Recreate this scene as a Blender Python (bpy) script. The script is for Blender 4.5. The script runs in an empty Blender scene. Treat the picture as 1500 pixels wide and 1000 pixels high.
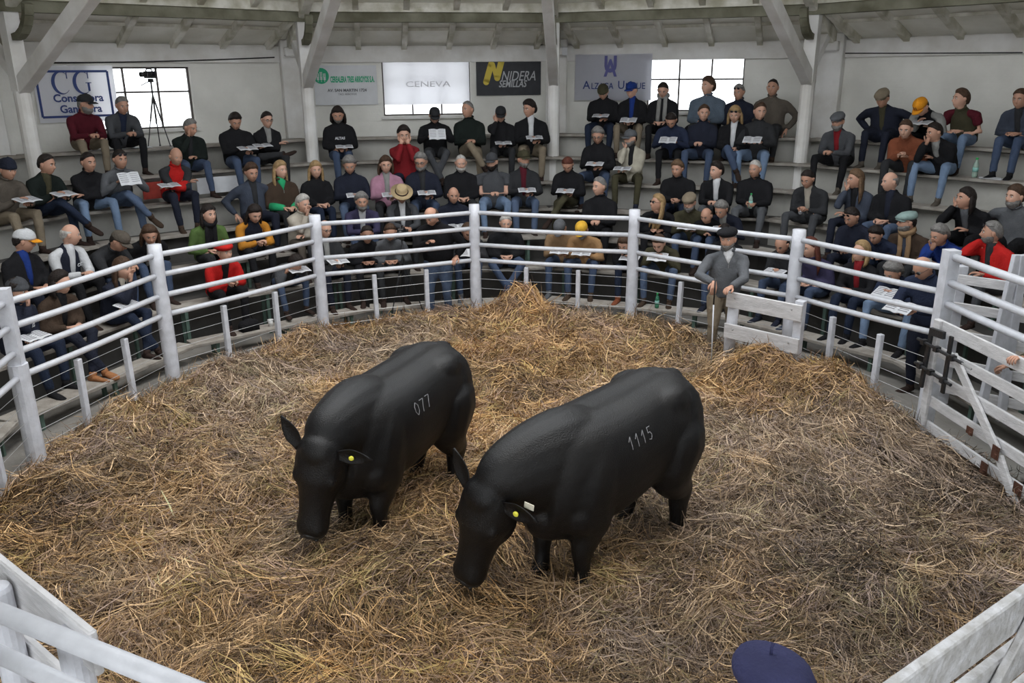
import bpy, bmesh, math, random
import numpy as np
from mathutils import Vector, Matrix

random.seed(7); rng = np.random.default_rng(7)
scene = bpy.context.scene
COL = scene.collection
D2R = math.radians

# ------------------------------------------------------------------ camera, sky, light, exposure
FPX = 1200.0; PITCH = 0.315; ROLL = -0.008; EYE = 3.5
_c, _s = math.cos(PITCH), math.sin(PITCH)
F_ = np.array([0, _c, -_s]); U0 = np.array([0, _s, _c]); R0 = np.array([1., 0, 0])
R_ = math.cos(ROLL)*R0 + math.sin(ROLL)*U0
U_ = math.cos(ROLL)*U0 - math.sin(ROLL)*R0
CAM = np.array([0, 0, EYE])
cam_d = bpy.data.cameras.new('camera'); cam = bpy.data.objects.new('camera', cam_d); COL.objects.link(cam)
cam_d.sensor_width = 36; cam_d.lens = FPX/1500*36; cam_d.clip_start = .05; cam_d.clip_end = 500
M = Matrix.Identity(4)
for i in range(3):
    M[i][0] = R_[i]; M[i][1] = U_[i]; M[i][2] = -F_[i]; M[i][3] = CAM[i]
cam.matrix_world = M
scene.camera = cam

w = bpy.data.worlds.new('sky'); scene.world = w; w.use_nodes = True
bg = w.node_tree.nodes['Background']; bg.inputs[0].default_value = (.93, .97, 1.0, 1); bg.inputs[1].default_value = 3.0
def area_light(name, loc, target, size, power, color=(1, 1, 1), spread=180):
    l = bpy.data.lights.new(name, 'AREA'); l.shape = 'SQUARE'; l.size = size; l.energy = power; l.color = color; l.spread = D2R(spread)
    o = bpy.data.objects.new(name, l); COL.objects.link(o); o.location = loc
    o.rotation_euler = (Vector(target)-Vector(loc)).to_track_quat('-Z', 'Y').to_euler()
    return o
sun_d = bpy.data.lights.new('soft_sun', 'SUN'); sun_d.energy = 1.0; sun_d.angle = D2R(28); sun_d.color = (1.0, .95, .88)
sun = bpy.data.objects.new('soft_sun', sun_d); COL.objects.link(sun)
sun.rotation_euler = Vector((-.18, .16, -1)).to_track_quat('-Z', 'Y').to_euler(); sun.location = (0, 5, 12)
vs = scene.view_settings
vs.view_transform = 'Standard'; vs.look = 'None'; vs.exposure = 0.08; vs.gamma = 1.0; vs.use_curve_mapping = False
scene.cycles.max_bounces = 8; scene.cycles.diffuse_bounces = 5

# ------------------------------------------------------------------ rays (photo pixel -> world point at a known height / wall)
CY = 7.35; A0 = 5.4
def proj(P):
    d = np.array(P, float)-CAM; z = d@F_
    return 750+FPX*(d@R_)/z, 500-FPX*(d@U_)/z
def ray(px, py): return F_+(px-750)/FPX*R_+(500-py)/FPX*U_
def onz(px, py, z):
    d = ray(px, py); return CAM+(z-EYE)/d[2]*d
def face_dir(j):
    al = D2R(A0+15+30*j); return np.array([math.sin(al), math.cos(al)])
def apo(px, py, a):
    d = ray(px, py); best = None; bj = 0
    for j in range(12):
        n = face_dir(j); den = d[:2]@n
        if den <= 1e-6: continue
        t = (a-(CAM[:2]-[0, CY])@n)/den
        if t > 0 and (best is None or t < best): best = t; bj = j
    return CAM+best*d, bj
def aty(px, py, y):
    d = ray(px, py); return CAM+(y/d[1])*d

# ------------------------------------------------------------------ helpers
class MB:
    def __init__(s): s.v = []; s.f = []; s.m = []
    def add(s, v, f, m=0):
        b = len(s.v); s.v += [tuple(map(float, p)) for p in v]; s.f += [tuple(i+b for i in q) for q in f]; s.m += [m]*len(f); return s
    def box(s, c, size, ax=None, m=0, taper=1.0):
        c = np.array(c, float); hx, hy, hz = [q/2 for q in size]
        if ax is None: ax = np.eye(3)
        P = []
        for z in (-1, 1):
            k = taper if z > 0 else 1
            for x, y in ((-1, -1), (1, -1), (1, 1), (-1, 1)):
                P.append(c+ax[0]*x*hx*k+ax[1]*y*hy*k+ax[2]*z*hz)
        return s.add(P, [(3, 2, 1, 0), (4, 5, 6, 7), (0, 1, 5, 4), (1, 2, 6, 5), (2, 3, 7, 6), (3, 0, 4, 7)], m)
    def beam(s, a, b, wd, ht, up=(0, 0, 1), m=0):
        a = np.array(a, float); b = np.array(b, float); z = b-a; L = np.linalg.norm(z); z = z/L
        up = np.array(up, float); x = np.cross(up, z)
        if np.linalg.norm(x) < 1e-4: x = np.cross([1, 0, 0], z)
        x /= np.linalg.norm(x); y = np.cross(z, x)
        return s.box((a+b)/2, (wd, ht, L), (x, y, z), m)
    def tube(s, pts, rad, n=8, m=0, cap=True, sq=1.0, side=None):
        pts = [np.array(p, float) for p in pts]
        if not hasattr(rad, '__len__'): rad = [rad]*len(pts)
        rings = []; ref = None
        for i, p in enumerate(pts):
            t = pts[min(i+1, len(pts)-1)]-pts[max(i-1, 0)]; t = t/(np.linalg.norm(t)+1e-9)
            if side is not None: x = np.array(side, float)
            elif ref is None: x = np.array([1., 0, 0]) if abs(t[0]) < .8 else np.array([0, 1., 0])
            else: x = ref
            x = x-t*(x@t); x /= np.linalg.norm(x)+1e-9; ref = x; y = np.cross(t, x)
            r = rad[i]; rx, ry = (r if hasattr(r, '__len__') else (r, r*sq))
            rings.append([p+x*rx*math.cos(a)+y*ry*math.sin(a) for a in np.linspace(0, 2*math.pi, n, endpoint=False)])
        return s.loft(rings, m, cap)
    def loft(s, rings, m=0, cap=True):
        n = len(rings[0]); V = [p for r in rings for p in r]; Fc = []
        for i in range(len(rings)-1):
            for k in range(n):
                k2 = (k+1) % n; Fc.append((i*n+k, i*n+k2, (i+1)*n+k2, (i+1)*n+k))
        if cap: Fc += [tuple(reversed(range(n))), tuple((len(rings)-1)*n+k for k in range(n))]
        return s.add(V, Fc, m)
    def ell(s, c, r, ax=None, nu=12, nv=8, m=0):
        c = np.array(c, float)
        if ax is None: ax = np.eye(3)
        rings = []
        for j in range(nv+1):
            ph = -math.pi/2+math.pi*j/nv; cr = max(math.cos(ph), .02)
            rings.append([c+ax[0]*r[0]*cr*math.cos(a)+ax[1]*r[1]*cr*math.sin(a)+ax[2]*r[2]*math.sin(ph) for a in np.linspace(0, 2*math.pi, nu, endpoint=False)])
        return s.loft(rings, m)
    def xf(s, Mx):
        V = np.array(s.v); Mx = np.array(Mx); s.v = [tuple(p) for p in V@Mx[:3, :3].T+Mx[:3, 3]]; return s
    def join(s, o, dm=0):
        b = len(s.v); s.v += o.v; s.f += [tuple(i+b for i in q) for q in o.f]; s.m += [m+dm for m in o.m]; return s
    def mesh(s, name, mats=(), smooth=False):
        me = bpy.data.meshes.new(name); me.from_pydata(s.v, [], s.f)
        for m in mats: me.materials.append(m)
        if len(mats) > 1: me.polygons.foreach_set('material_index', s.m)
        if smooth: me.polygons.foreach_set('use_smooth', [True]*len(me.polygons))
        me.update(); return me

def link(name, me, parent=None, loc=None):
    o = bpy.data.objects.new(name, me); COL.objects.link(o)
    if parent: o.parent = parent
    if loc is not None: o.location = loc
    return o
def obj(name, mb, mat, parent=None, smooth=False, bevel=0, loc=None):
    mats = mat if isinstance(mat, (list, tuple)) else [mat]
    o = link(name, mb.mesh(name, mats, smooth), parent, loc)
    if bevel:
        b = o.modifiers.new('b', 'BEVEL'); b.width = bevel; b.segments = 1; b.limit_method = 'ANGLE'
    return o
def tag(o, label=None, cat=None, group=None, kind=None):
    if label: o['label'] = label
    if cat: o['category'] = cat
    if group: o['group'] = group
    if kind: o['kind'] = kind
    return o
def thing(name, label, cat, loc=(0, 0, 0), rz=0, group=None):
    o = bpy.data.objects.new(name, None); COL.objects.link(o); o.location = loc; o.rotation_euler = (0, 0, rz); o.empty_display_size = .1
    return tag(o, label, cat, group)
def struct(name, mb, mat, parent=None, **k):
    o = obj(name, mb, mat, parent, **k)
    if not parent: o['kind'] = 'structure'
    return o

# ------------------------------------------------------------------ materials
_mats = {}
def srgb(r, g, b):
    f = lambda c: (c/255/12.92 if c/255 <= .04045 else ((c/255+.055)/1.055)**2.4)
    return (f(r), f(g), f(b))
def mat(name, col, rough=.8, spec=.3, metal=0, noise=0, nscale=8, col2=None, bump=0, bscale=40, sheen=0, coords='Object', stretch=None, alpha=None, trans=0):
    if name in _mats: return _mats[name]
    m = bpy.data.materials.new(name); m.use_nodes = True; nt = m.node_tree; N = nt.nodes; b = N['Principled BSDF']
    b.inputs['Base Color'].default_value = (*col, 1); b.inputs['Roughness'].default_value = rough
    b.inputs['Specular IOR Level'].default_value = spec; b.inputs['Metallic'].default_value = metal
    if sheen: b.inputs['Sheen Weight'].default_value = sheen
    if trans: b.inputs['Transmission Weight'].default_value = trans
    if noise or bump or col2:
        tc = N.new('ShaderNodeTexCoord'); mp = N.new('ShaderNodeMapping'); nt.links.new(tc.outputs[coords], mp.inputs[0])
        if stretch: mp.inputs['Scale'].default_value = stretch
    if noise or col2:
        n1 = N.new('ShaderNodeTexNoise'); n1.inputs['Scale'].default_value = nscale; n1.inputs['Detail'].default_value = 6; nt.links.new(mp.outputs[0], n1.inputs[0])
        cr = N.new('ShaderNodeValToRGB'); nt.links.new(n1.outputs[0], cr.inputs[0]); nt.links.new(cr.outputs[0], b.inputs['Base Color'])
        c2 = col2 if col2 else tuple(c*(1-noise) for c in col)
        cr.color_ramp.elements[0].position = .35; cr.color_ramp.elements[1].position = .65
        cr.color_ramp.elements[0].color = (*c2, 1); cr.color_ramp.elements[1].color = (*col, 1)
    if bump:
        n2 = N.new('ShaderNodeTexNoise'); n2.inputs['Scale'].default_value = bscale; n2.inputs['Detail'].default_value = 4; nt.links.new(mp.outputs[0], n2.inputs[0])
        bp = N.new('ShaderNodeBump'); bp.inputs['Strength'].default_value = bump; bp.inputs['Distance'].default_value = .02; nt.links.new(n2.outputs[0], bp.inputs['Height']); nt.links.new(bp.outputs[0], b.inputs['Normal'])
    _mats[name] = m; return m

M_white = mat('white_paint', (.60, .61, .66), .45, .4, noise=.18, nscale=9, bump=.25, bscale=30)
M_pipe = mat('white_pipe_paint', (.56, .57, .61), .35, .5, noise=.10, nscale=14, bump=.1, bscale=50)
M_wood = mat('worn_white_wood', (.60, .59, .60), .6, .3, noise=.22, nscale=6, bump=.4, bscale=25, stretch=(1, 1, 6))
M_wall = mat('limewashed_brick', (.78, .77, .73), .9, .15, col2=(.66, .65, .61), nscale=1.3, bump=.3, bscale=14)
M_ceil = mat('limewashed_roof_slab', (.86, .845, .79), .9, .15, col2=(.72, .70, .63), nscale=1.8, bump=.3, bscale=10)
M_beam = mat('mossy_concrete_beam', (.24, .235, .18), .9, .15, col2=(.12, .115, .08), nscale=2.2, bump=.5, bscale=14)
M_raft = mat('whitewashed_rafter', (.78, .76, .70), .85, .2, col2=(.45, .43, .34), nscale=3.5, bump=.4, bscale=18)
M_col = mat('whitewashed_column', (.76, .75, .74), .8, .2, col2=(.62, .60, .57), nscale=2.5, bump=.4, bscale=12)
M_conc = mat('dusty_concrete', (.27, .255, .235), .9, .15, col2=(.18, .17, .155), nscale=1.4, bump=.4, bscale=16)
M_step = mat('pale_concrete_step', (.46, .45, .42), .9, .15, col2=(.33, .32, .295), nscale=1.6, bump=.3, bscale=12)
M_shadestep = mat('dark_raw_concrete_step', (.11, .105, .10), .95, .1, col2=(.07, .066, .062), nscale=1.6, bump=.3, bscale=12)  # step concrete with the shade under the low benches put into its colour
M_plank = mat('weathered_grey_plank', (.36, .335, .30), .85, .2, col2=(.24, .215, .19), nscale=5, bump=.4, bscale=30, stretch=(1, 1, 1))
M_green = mat('green_painted_steel', (.10, .16, .13), .6, .4, noise=.3)
M_black = mat('black_steel', (.015, .015, .017), .45, .5, noise=.3, bump=.3)
M_wire = mat('galvanised_wire', (.36, .36, .36), .4, .5, metal=.6)
M_rust = mat('rusty_iron', (.10, .045, .03), .9, .2, noise=.5, bump=.5)
M_frame = mat('dark_window_frame', (.10, .085, .08), .6, .4)
M_glass = bpy.data.materials.new('window_glass'); M_glass.use_nodes = True; nt = M_glass.node_tree; nt.nodes.remove(nt.nodes['Principled BSDF'])
_t = nt.nodes.new('ShaderNodeBsdfTransparent'); _t.inputs[0].default_value = (.96, .98, .97, 1); _g = nt.nodes.new('ShaderNodeBsdfGlossy'); _g.inputs['Roughness'].default_value = .03; _f = nt.nodes.new('ShaderNodeFresnel'); _f.inputs[0].default_value = 1.45; _m = nt.nodes.new('ShaderNodeMixShader')
nt.links.new(_f.outputs[0], _m.inputs[0]); nt.links.new(_t.outputs[0], _m.inputs[1]); nt.links.new(_g.outputs[0], _m.inputs[2]); nt.links.new(_m.outputs[0], nt.nodes['Material Output'].inputs[0])
# brick courses in the wall paint relief
nt = M_wall.node_tree; N = nt.nodes
bt = N.new('ShaderNodeTexBrick'); bt.inputs['Scale'].default_value = 1.0; bt.inputs['Brick Width'].default_value = .26; bt.inputs['Row Height'].default_value = .085; bt.inputs['Mortar Size'].default_value = .008
bt.inputs['Color1'].default_value = (1, 1, 1, 1); bt.inputs['Color2'].default_value = (.9, .9, .9, 1); bt.inputs['Mortar'].default_value = (0, 0, 0, 1)
uvn = N.new('ShaderNodeTexCoord'); nt.links.new(uvn.outputs['UV'], bt.inputs[0])
bp = [n for n in N if n.type == 'BUMP'][0]; b2 = N.new('ShaderNodeBump'); b2.inputs['Strength'].default_value = .35; b2.inputs['Distance'].default_value = .008
nt.links.new(bt.outputs[0], b2.inputs['Height']); nt.links.new(bp.outputs[0], b2.inputs['Normal']); nt.links.new(b2.outputs[0], N['Principled BSDF'].inputs['Normal'])

# ------------------------------------------------------------------ the building: twelve-sided hall
def lev(k): return 5.75+.62*(k-1), .5+.38*(k-1)
def vert(a, j):                      # polygon corner of apothem a at the left end of face j
    r = a/math.cos(D2R(15)); al = D2R(A0+30*j); return np.array([r*math.sin(al), CY+r*math.cos(al)])
WA = 9.72; WTOP = 4.05
FACES = [-5, -4, -3, -2, -1, 0, 1, 2, 3, 4]
SIDE = {-5: 'near_left', -4: 'far_left', -3: 'left', -2: 'back_left', -1: 'back', 0: 'back_right', 1: 'right', 2: 'far_right', 3: 'near_right', 4: 'rear_right'}
def p3(xy, z): return np.array([xy[0], xy[1], z])

# floor
mb = MB(); nr = 48
rr = [0, 4.6, 5.3, 11]; zz = [-.02, -.02, -.15, -.17]
V = [(0, CY, -.02)]
for r, z in list(zip(rr, zz))[1:]:
    V += [(r*math.sin(2*math.pi*i/nr), CY+r*math.cos(2*math.pi*i/nr), z) for i in range(nr)]
Fc = [(0, 1+(i+1) % nr, 1+i) for i in range(nr)]
for q in range(2):
    for i in range(nr):
        a = 1+q*nr+i; b = 1+q*nr+(i+1) % nr; Fc.append((a, b, b+nr, a+nr))
mb.add(V, Fc); struct('floor', mb, M_conc)

# windows: openings given per face as (face, s0, s1, z0, z1) along the face
def face_frame(j):
    a, b = vert(WA, j), vert(WA, j+1); t = (b-a)/np.linalg.norm(b-a); return a, t, face_dir(j), np.linalg.norm(b-a)
def on_face(px, py):
    P, j = apo(px, py, WA); j = j-12 if j > 6 else j; a, t, n, L = face_frame(j); return j, float((P[:2]-a)@t), float(P[2])
wins = []
for (x0, y0, x1, y1) in ((128, 98, 288, 186), (558, 84, 690, 168), (949, 85, 1086, 164)):
    j, s0, z1 = on_face(x0, y0); j2, s1, z0 = on_face(x1, y1); j = j-12 if j > 6 else j
    wins.append((j, s0, s1, z0, z1))
for j in (-5, 3, 4): wins.append((j, 1.6, 3.6, 2.75, 3.8))
wn = 0
for j in FACES:
    a, t, n, L = face_frame(j); T = .22
    mine = [q for q in wins if q[0] == j]
    xs = [0, L]; rects = []
    def wall_rect(mb, s0, s1, z0, z1):
        c = p3(a+t*(s0+s1)/2+n*T/2, (z0+z1)/2)
        mb.box(c, (s1-s0, T, z1-z0), (p3(t, 0), p3(n, 0), np.array([0, 0, 1.])))
    mb = MB()
    if mine:
        _, s0, s1, z0, z1 = mine[0]
        wall_rect(mb, 0, s0, -.2, WTOP); wall_rect(mb, s1, L, -.2, WTOP); wall_rect(mb, s0, s1, -.2, z0); wall_rect(mb, s0, s1, z1, WTOP)
    else: wall_rect(mb, 0, L, -.2, WTOP)
    me = mb.mesh('wall', [M_wall]); uv = me.uv_layers.new(name='UVMap')
    co = np.array(mb.v)
    for lp in me.loops:
        p = co[lp.vertex_index]; uv.data[lp.index].uv = (float((p[:2]-a)@t), float(p[2]))
    o = link('wall_'+SIDE[j], me); o['kind'] = 'structure'
    # projecting cornice band at the top of the wall
    mb = MB(); c = p3(a+t*L/2-n*.03, WTOP-.16); mb.box(c, (L, .06, .30), (p3(t, 0), p3(n, 0), np.array([0, 0, 1.])))
    o2 = struct('cornice', mb, M_col, o, bevel=.01)
    if mine:
        _, s0, s1, z0, z1 = mine[0]; wn += 1
        wmb = MB(); dpt = .1
        ax = (p3(t, 0), p3(n, 0), np.array([0, 0, 1.]))
        def bar(u0, u1, v0, v1, th=.04):
            wmb.box(p3(a+t*(u0+u1)/2+n*dpt, (v0+v1)/2), (u1-u0, th, v1-v0), ax)
        fw = .03
        bar(s0, s1, z0, z0+fw); bar(s0, s1, z1-fw, z1); bar(s0, s0+fw, z0, z1); bar(s1-fw, s1, z0, z1)
        zm = z0+(z1-z0)*.60
        bar(s0, s1, zm-fw/2, zm+fw/2)
        for q in (1/3, 2/3): u = s0+(s1-s0)*q; bar(u-fw/2, u+fw/2, z0, z1)
        fo = struct('window_%d' % wn, wmb, M_frame)
        M_glass = mat('window_glass', (1, 1, 1), .02, .3, trans=1.0)
        for q in range(3):
            for (v0, v1) in ((z0, zm), (zm, z1)):
                g = MB(); u0 = s0+(s1-s0)*q/3; u1 = s0+(s1-s0)*(q+1)/3
                g.box(p3(a+t*(u0+u1)/2+n*dpt, (v0+v1)/2), (u1-u0-.03, .006, v1-v0-.03), ax)
                obj('pane', g, M_glass, fo)
        sl = MB(); sl.box(p3(a+t*(s0+s1)/2-n*.02, z0-.03), (s1-s0+.1, .14, .05), ax); obj('sill', sl, M_col, fo)

# pilasters at the wall corners
for j in FACES[1:]:
    v = vert(WA, j); al = D2R(A0+30*j); n = np.array([math.sin(al), math.cos(al)]); t = np.array([n[1], -n[0]])
    mb = MB(); mb.box(p3(v-n*.14, WTOP/2), (.42, .30, WTOP+.2), (p3(t, 0), p3(n, 0), np.array([0, 0, 1.])))
    mb.box(p3(v-n*.34, WTOP-.12), (.30, .18, .16), (p3(t, 0), p3(n, 0), np.array([0, 0, 1.])))
    tag(struct('wall_pilaster', mb, M_col, bevel=.015), 'whitewashed pilaster in a corner of the hall wall')

# roof: slabs, purlins, rafters, ring beam, per face
ROOF = FACES+[5, 6]  # last two: unseen near slopes, added to cut sky light on the foreground
SL = .40
def roofz(a): return WTOP+.02+(WA-a)*SL
BA = 8.30                             # ring beam / column line
for j in ROOF:
    n = face_dir(j); al = D2R(A0+15+30*j)
    mb = MB()
    for (aa, ab) in ((WA+.5, BA), (BA, 5.0)):
        A_, B_, C_, D_ = vert(aa, j), vert(aa, j+1), vert(ab, j+1), vert(ab, j)
        za, zb = roofz(aa), roofz(ab)
        mb.add([p3(A_, za), p3(B_, za), p3(C_, zb), p3(D_, zb), p3(A_, za+.07), p3(B_, za+.07), p3(C_, zb+.07), p3(D_, zb+.07)],
               [(0, 1, 2, 3), (7, 6, 5, 4), (0, 4, 5, 1), (2, 6, 7, 3)])
    ce = struct('ceiling', mb, M_ceil)
    ce['label'] = 'whitewashed roof slope on one side of the hall'
    a, t, n, L = face_frame(j)
    nrf = 6
    for q in range(nrf):
        u = L*(q+.5)/nrf
        top = p3(a+t*u-n*(WA-5.2), roofz(5.2)-.06); bot = p3(a+t*u-n*.02, roofz(WA-.02)-.06)
        lim = None
        # stop the rafter where it meets the hip
        uu = abs(u-L/2); amax = uu/math.tan(D2R(15)); astop = max(5.2, amax+.05)
        top = p3(a+t*u-n*(WA-astop), roofz(astop)-.06)
        mb = MB(); mb.beam(bot, top, .10, .12); struct('rafter', mb, M_raft, ce)
    for ap, wd, ht, mt, nm in ((9.05, .06, .05, M_raft, 'purlin'), (BA+.0, .20, .17, M_beam, 'ring_beam'), (BA-.12, .06, .15, M_raft, 'purlin'), (7.2, .14, .12, M_beam, 'purlin'), (6.0, .14, .12, M_beam, 'purlin')):
        A_, B_ = vert(ap, j), vert(ap, j+1)
        z = roofz(ap)-.03
        if nm == 'ring_beam': z = 4.47
        elif ap == BA-.12: z = 4.62
        mb = MB(); mb.beam(p3(A_, z), p3(B_, z), wd, ht); struct(nm, mb, mt, ce)
# columns with their braces and hip rafters
for q, j in enumerate([-4, -3, -2, -1, 0, 1, 2, 3]):
    al = D2R(A0+30*j); n = np.array([math.sin(al), math.cos(al)])
    rc = 8.62; P = lambda r, z: np.array([r*n[0], CY+r*n[1], z])
    t = np.array([n[1], -n[0], 0]); n3 = np.array([n[0], n[1], 0])
    c = MB(); c.tube([P(rc, 0), P(rc, 3.35)], .115, 14); c.box(P(rc, 4.0), (.20, .20, 1.35), (t, n3, np.array([0, 0, 1.])))
    co = struct('column', c, M_col, smooth=False)
    co['label'] = 'whitewashed free standing column carrying the roof'
    b = MB(); b.beam(P(rc-.02, 3.38), P(5.2, 5.10), .17, .22); obj('brace', b, M_col, co, bevel=.01)
    b = MB(); b.beam(P(10.0, roofz(9.7)-.12), P(5.0, roofz(5.0)+.02), .16, .24); obj('hip_rafter', b, M_raft, co, bevel=.01)
    b = MB(); b.beam(P(rc+.08, 3.55), P(9.45, 4.15), .13, .16); obj('strut', b, M_col, co, bevel=.01)
    b = MB()
    pts = [P(rc-.12-.55*math.sin(x)*.9, 4.05+.5*(1-math.cos(x))) for x in np.linspace(0, 1.4, 6)]
    for u, v in zip(pts[:-1], pts[1:]): b.beam(u, v, .12, .09)
    obj('bracket', b, M_beam, co)

# terrace steps and bench planks
for k in range(1, 7):
    a1, z1 = lev(k)
    for j in FACES:
        mb = MB()
        ain = a1+.02 if k >= 3 else a1+.24
        aout = (lev(k+1)[0]+.02 if k < 6 else WA+.05)
        if k < 6 and k+1 < 3: aout = lev(k+1)[0]+.24
        zt = z1-.07
        A_, B_, C_, D_ = vert(ain, j), vert(ain, j+1), vert(aout, j+1), vert(aout, j)
        zb = -.18
        mb.add([p3(A_, zt), p3(B_, zt), p3(C_, zt), p3(D_, zt), p3(A_, zb), p3(B_, zb), p3(C_, zb), p3(D_, zb)],
               [(3, 2, 1, 0), (0, 1, 5, 4), (2, 3, 7, 6)])
        o = struct('terrace_step', mb, M_step if k >= 4 or j >= 1 and k >= 3 else M_shadestep)  # lower steps get the colour that has bench shade painted in
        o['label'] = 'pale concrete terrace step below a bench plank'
SECT = {-5: 'beside the near left of the ring', -4: 'on the far left side', -3: 'in the section below the blue lettered banner', -2: 'in the section left of the column by the green emblem sign',
        -1: 'in the middle section below the bright window', 0: 'in the section under the purple monogram banner', 1: 'in the section right of the braced column', 2: 'at the right edge behind the gate', 3: 'on the near right', 4: 'at the rear right'}
ORD = ['lowest', 'second', 'third', 'fourth', 'fifth', 'sixth', 'topmost']
for k in range(0, 7):
    a1, z1 = lev(k)
    for j in range(-5, 4):
        if k == 0 and j in (-5,3): continue
        wdt = .30
        A_, B_ = vert(a1, j), vert(a1, j+1); t = (B_-A_)/np.linalg.norm(B_-A_); n = face_dir(j)
        L = np.linalg.norm(B_-A_); s0, s1 = .02, L-.02
        if j == 2: s1 = L-.3
        root = thing('bench', '%s bench plank %s' % (ORD[k], SECT[j]), 'bench', p3((A_+B_)/2, 0), 0, 'plank benches around the sale ring')
        off = p3((A_+B_)/2, 0)
        mb = MB(); mb.box(p3(A_+t*(s0+s1)/2, z1-.022)-off, (s1-s0, wdt, .044), (p3(t, 0), p3(n, 0), np.array([0, 0, 1.])))
        obj('plank', mb, M_plank, root, bevel=.006)
        zb = -.15 if k <= 2 else z1-.07
        if k <= 2:
            zb = [-.15, -.17, -.17][k]
            for u in (.35, L/2, L-.35):
                mb = MB()
                for sgn in (-1, 1):
                    P = A_+t*u+n*sgn*.09
                    mb.box(p3(P, (z1-.045+zb)/2)-off, (.045, .035, z1-.045-zb), (p3(t, 0), p3(n, 0), np.array([0, 0, 1.])))
                mb.box(p3(A_+t*u, z1-.065)-off, (.05, .22, .04), (p3(t, 0), p3(n, 0), np.array([0, 0, 1.])))
                obj('leg', mb, M_green, root)
# ------------------------------------------------------------------ ring fence
posts = {}
for i, tp in {0: (3, 424), 1: (226, 358), 2: (461, 315), 3: (694.4, 299), 4: (930, 307), 5: (1171, 336)}.items():
    posts[i] = onz(*tp, 1.72)[:2]
posts[6] = np.array([4.20, 7.68])
G_ = posts[6]
gdir = np.array([.108, -1.]); gdir /= np.linalg.norm(gdir)
posts[7] = G_+gdir*2.35
posts[-1] = np.array([-4.22, 5.0])
posts[-2] = np.array([-3.2, 3.55])
fence = thing('ring_fence', 'white pipe and wire fence of the sale ring on round posts', 'fence', (0, CY, 0))
FO = np.array([0, CY, 0])
PZ = [1.60, 1.37, 1.13, .90]; WZ = [.76, .62, .47, .32, .17]
for i, xy in posts.items():
    mb = MB(); h = 1.72 if i < 6 else 1.80
    if i in (6, 7):
        ax = (np.array([gdir[0], gdir[1], 0]), np.array([-gdir[1], gdir[0], 0]), np.array([0, 0, 1.]))
        mb.box(p3(xy, .88)-FO, (.12, .12, 2.0), ax); h = 1.9
    elif i in (0,):
        ax = (np.array([1., .2, 0])/1.0198, np.array([-.2, 1., 0])/1.0198, np.array([0, 0, 1.]))
        mb.box(p3(xy, 1.36)-FO+np.array([0, .0, 0]), (.11, .11, .74), ax)
        mb.tube([p3(xy, -.05)-FO, p3(xy, 1.02)-FO], .085, 12)
    else:
        r0 = .078; pts = []; rad = []
        for q in range(9):
            z = -.05+(h+.05)*q/8; pts.append(p3(xy, z)-FO+np.array([rng.normal(0, .003), rng.normal(0, .003), 0])); rad.append(r0*(1.1-.12*q/8)*(1+rng.normal(0, .02)))
        mb.tube(pts, rad, 14)
    obj('post', mb, M_white, fence, smooth=(i not in (0, 6, 7)))
idx = [-2, -1, 0, 1, 2, 3, 4, 5, 6, 7]
for a, b in zip(idx[:-1], idx[1:]):
    A_, B_ = posts[a], posts[b]; dirv = (B_-A_)/np.linalg.norm(B_-A_); nrm = np.array([dirv[1], -dirv[0]])  # towards ring
    if nrm@(np.array([0, CY])-A_) < 0: nrm = -nrm
    zs = PZ
    if a == 6: zs = [1.82, 1.57, 1.36]
    for iz, z in enumerate(zs):
        z2 = [1.70, 1.46, 1.25, 1.04][iz] if a == 5 else z
        pts = [p3(A_+(B_-A_)*q+nrm*.0, z+(z2-z)*q)-FO+np.array([0, 0, -.012*math.sin(math.pi*q)]) for q in np.linspace(0, 1, 5)]
        mb = MB(); mb.tube(pts, .031 if a != 6 else .036, 10); obj('rail', mb, M_pipe, fence, smooth=True)
    if a in (6,): continue
    if a != -2:
        for z in WZ:
            pts = [p3(A_+(B_-A_)*q, z+rng.normal(0, .004))-FO for q in np.linspace(0, 1, 4)]
            mb = MB(); mb.tube(pts, .0028, 4); obj('wire', mb, M_wire, fence)
        for q in (1/3, 2/3):
            P = A_+(B_-A_)*q; mb = MB(); lean = rng.normal(0, .01, 2)
            mb.box(p3(P, .39)-FO, (.062, .062, .88), (p3(dirv, 0), p3(nrm, 0), np.array([lean[0], lean[1], 1.])), taper=.97)
            obj('stake', mb, M_white, fence, bevel=.006)
# ------------------------------------------------------------------ straw
def vnoise(x, y, seed=0):
    x = np.asarray(x, float); y = np.asarray(y, float)
    xi = np.floor(x).astype(int); yi = np.floor(y).astype(int); fx = x-xi; fy = y-yi
    fx = fx*fx*(3-2*fx); fy = fy*fy*(3-2*fy)
    def h(a, b):
        n = (a*374761393+b*668265263+seed*1442695041) & 0x7fffffff
        n = ((n ^ (n >> 13))*1274126177) & 0x7fffffff
        return ((n ^ (n >> 16)) & 0xffff)/65535.0
    return (h(xi, yi)*(1-fx)+h(xi+1, yi)*fx)*(1-fy)+(h(xi, yi+1)*(1-fx)+h(xi+1, yi+1)*fx)*fy
def fbm(x, y, s=0, o=4):
    v = 0; a = .5
    for i in range(o): v = v+a*vnoise(x*2**i, y*2**i, s+i*17); a *= .5
    return v
ring_pts = [posts[i] for i in (-2, -1, 0, 1, 2, 3, 4, 5, 6, 7)]+[np.array([3.2, 3.2]), np.array([0, 2.6])]
ang_k = np.array([math.atan2(p[0], p[1]-CY) for p in ring_pts]); rad_k = np.array([math.hypot(p[0], p[1]-CY) for p in ring_pts])
o_ = np.argsort(ang_k); ang_k, rad_k = ang_k[o_], rad_k[o_]
def edge_r(x, y):
    an = np.arctan2(x, y-CY); return np.interp(an, np.r_[ang_k[-1]-2*math.pi, ang_k, ang_k[0]+2*math.pi], np.r_[rad_k[-1], rad_k, rad_k[0]])
MOUNDS = []
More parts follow.
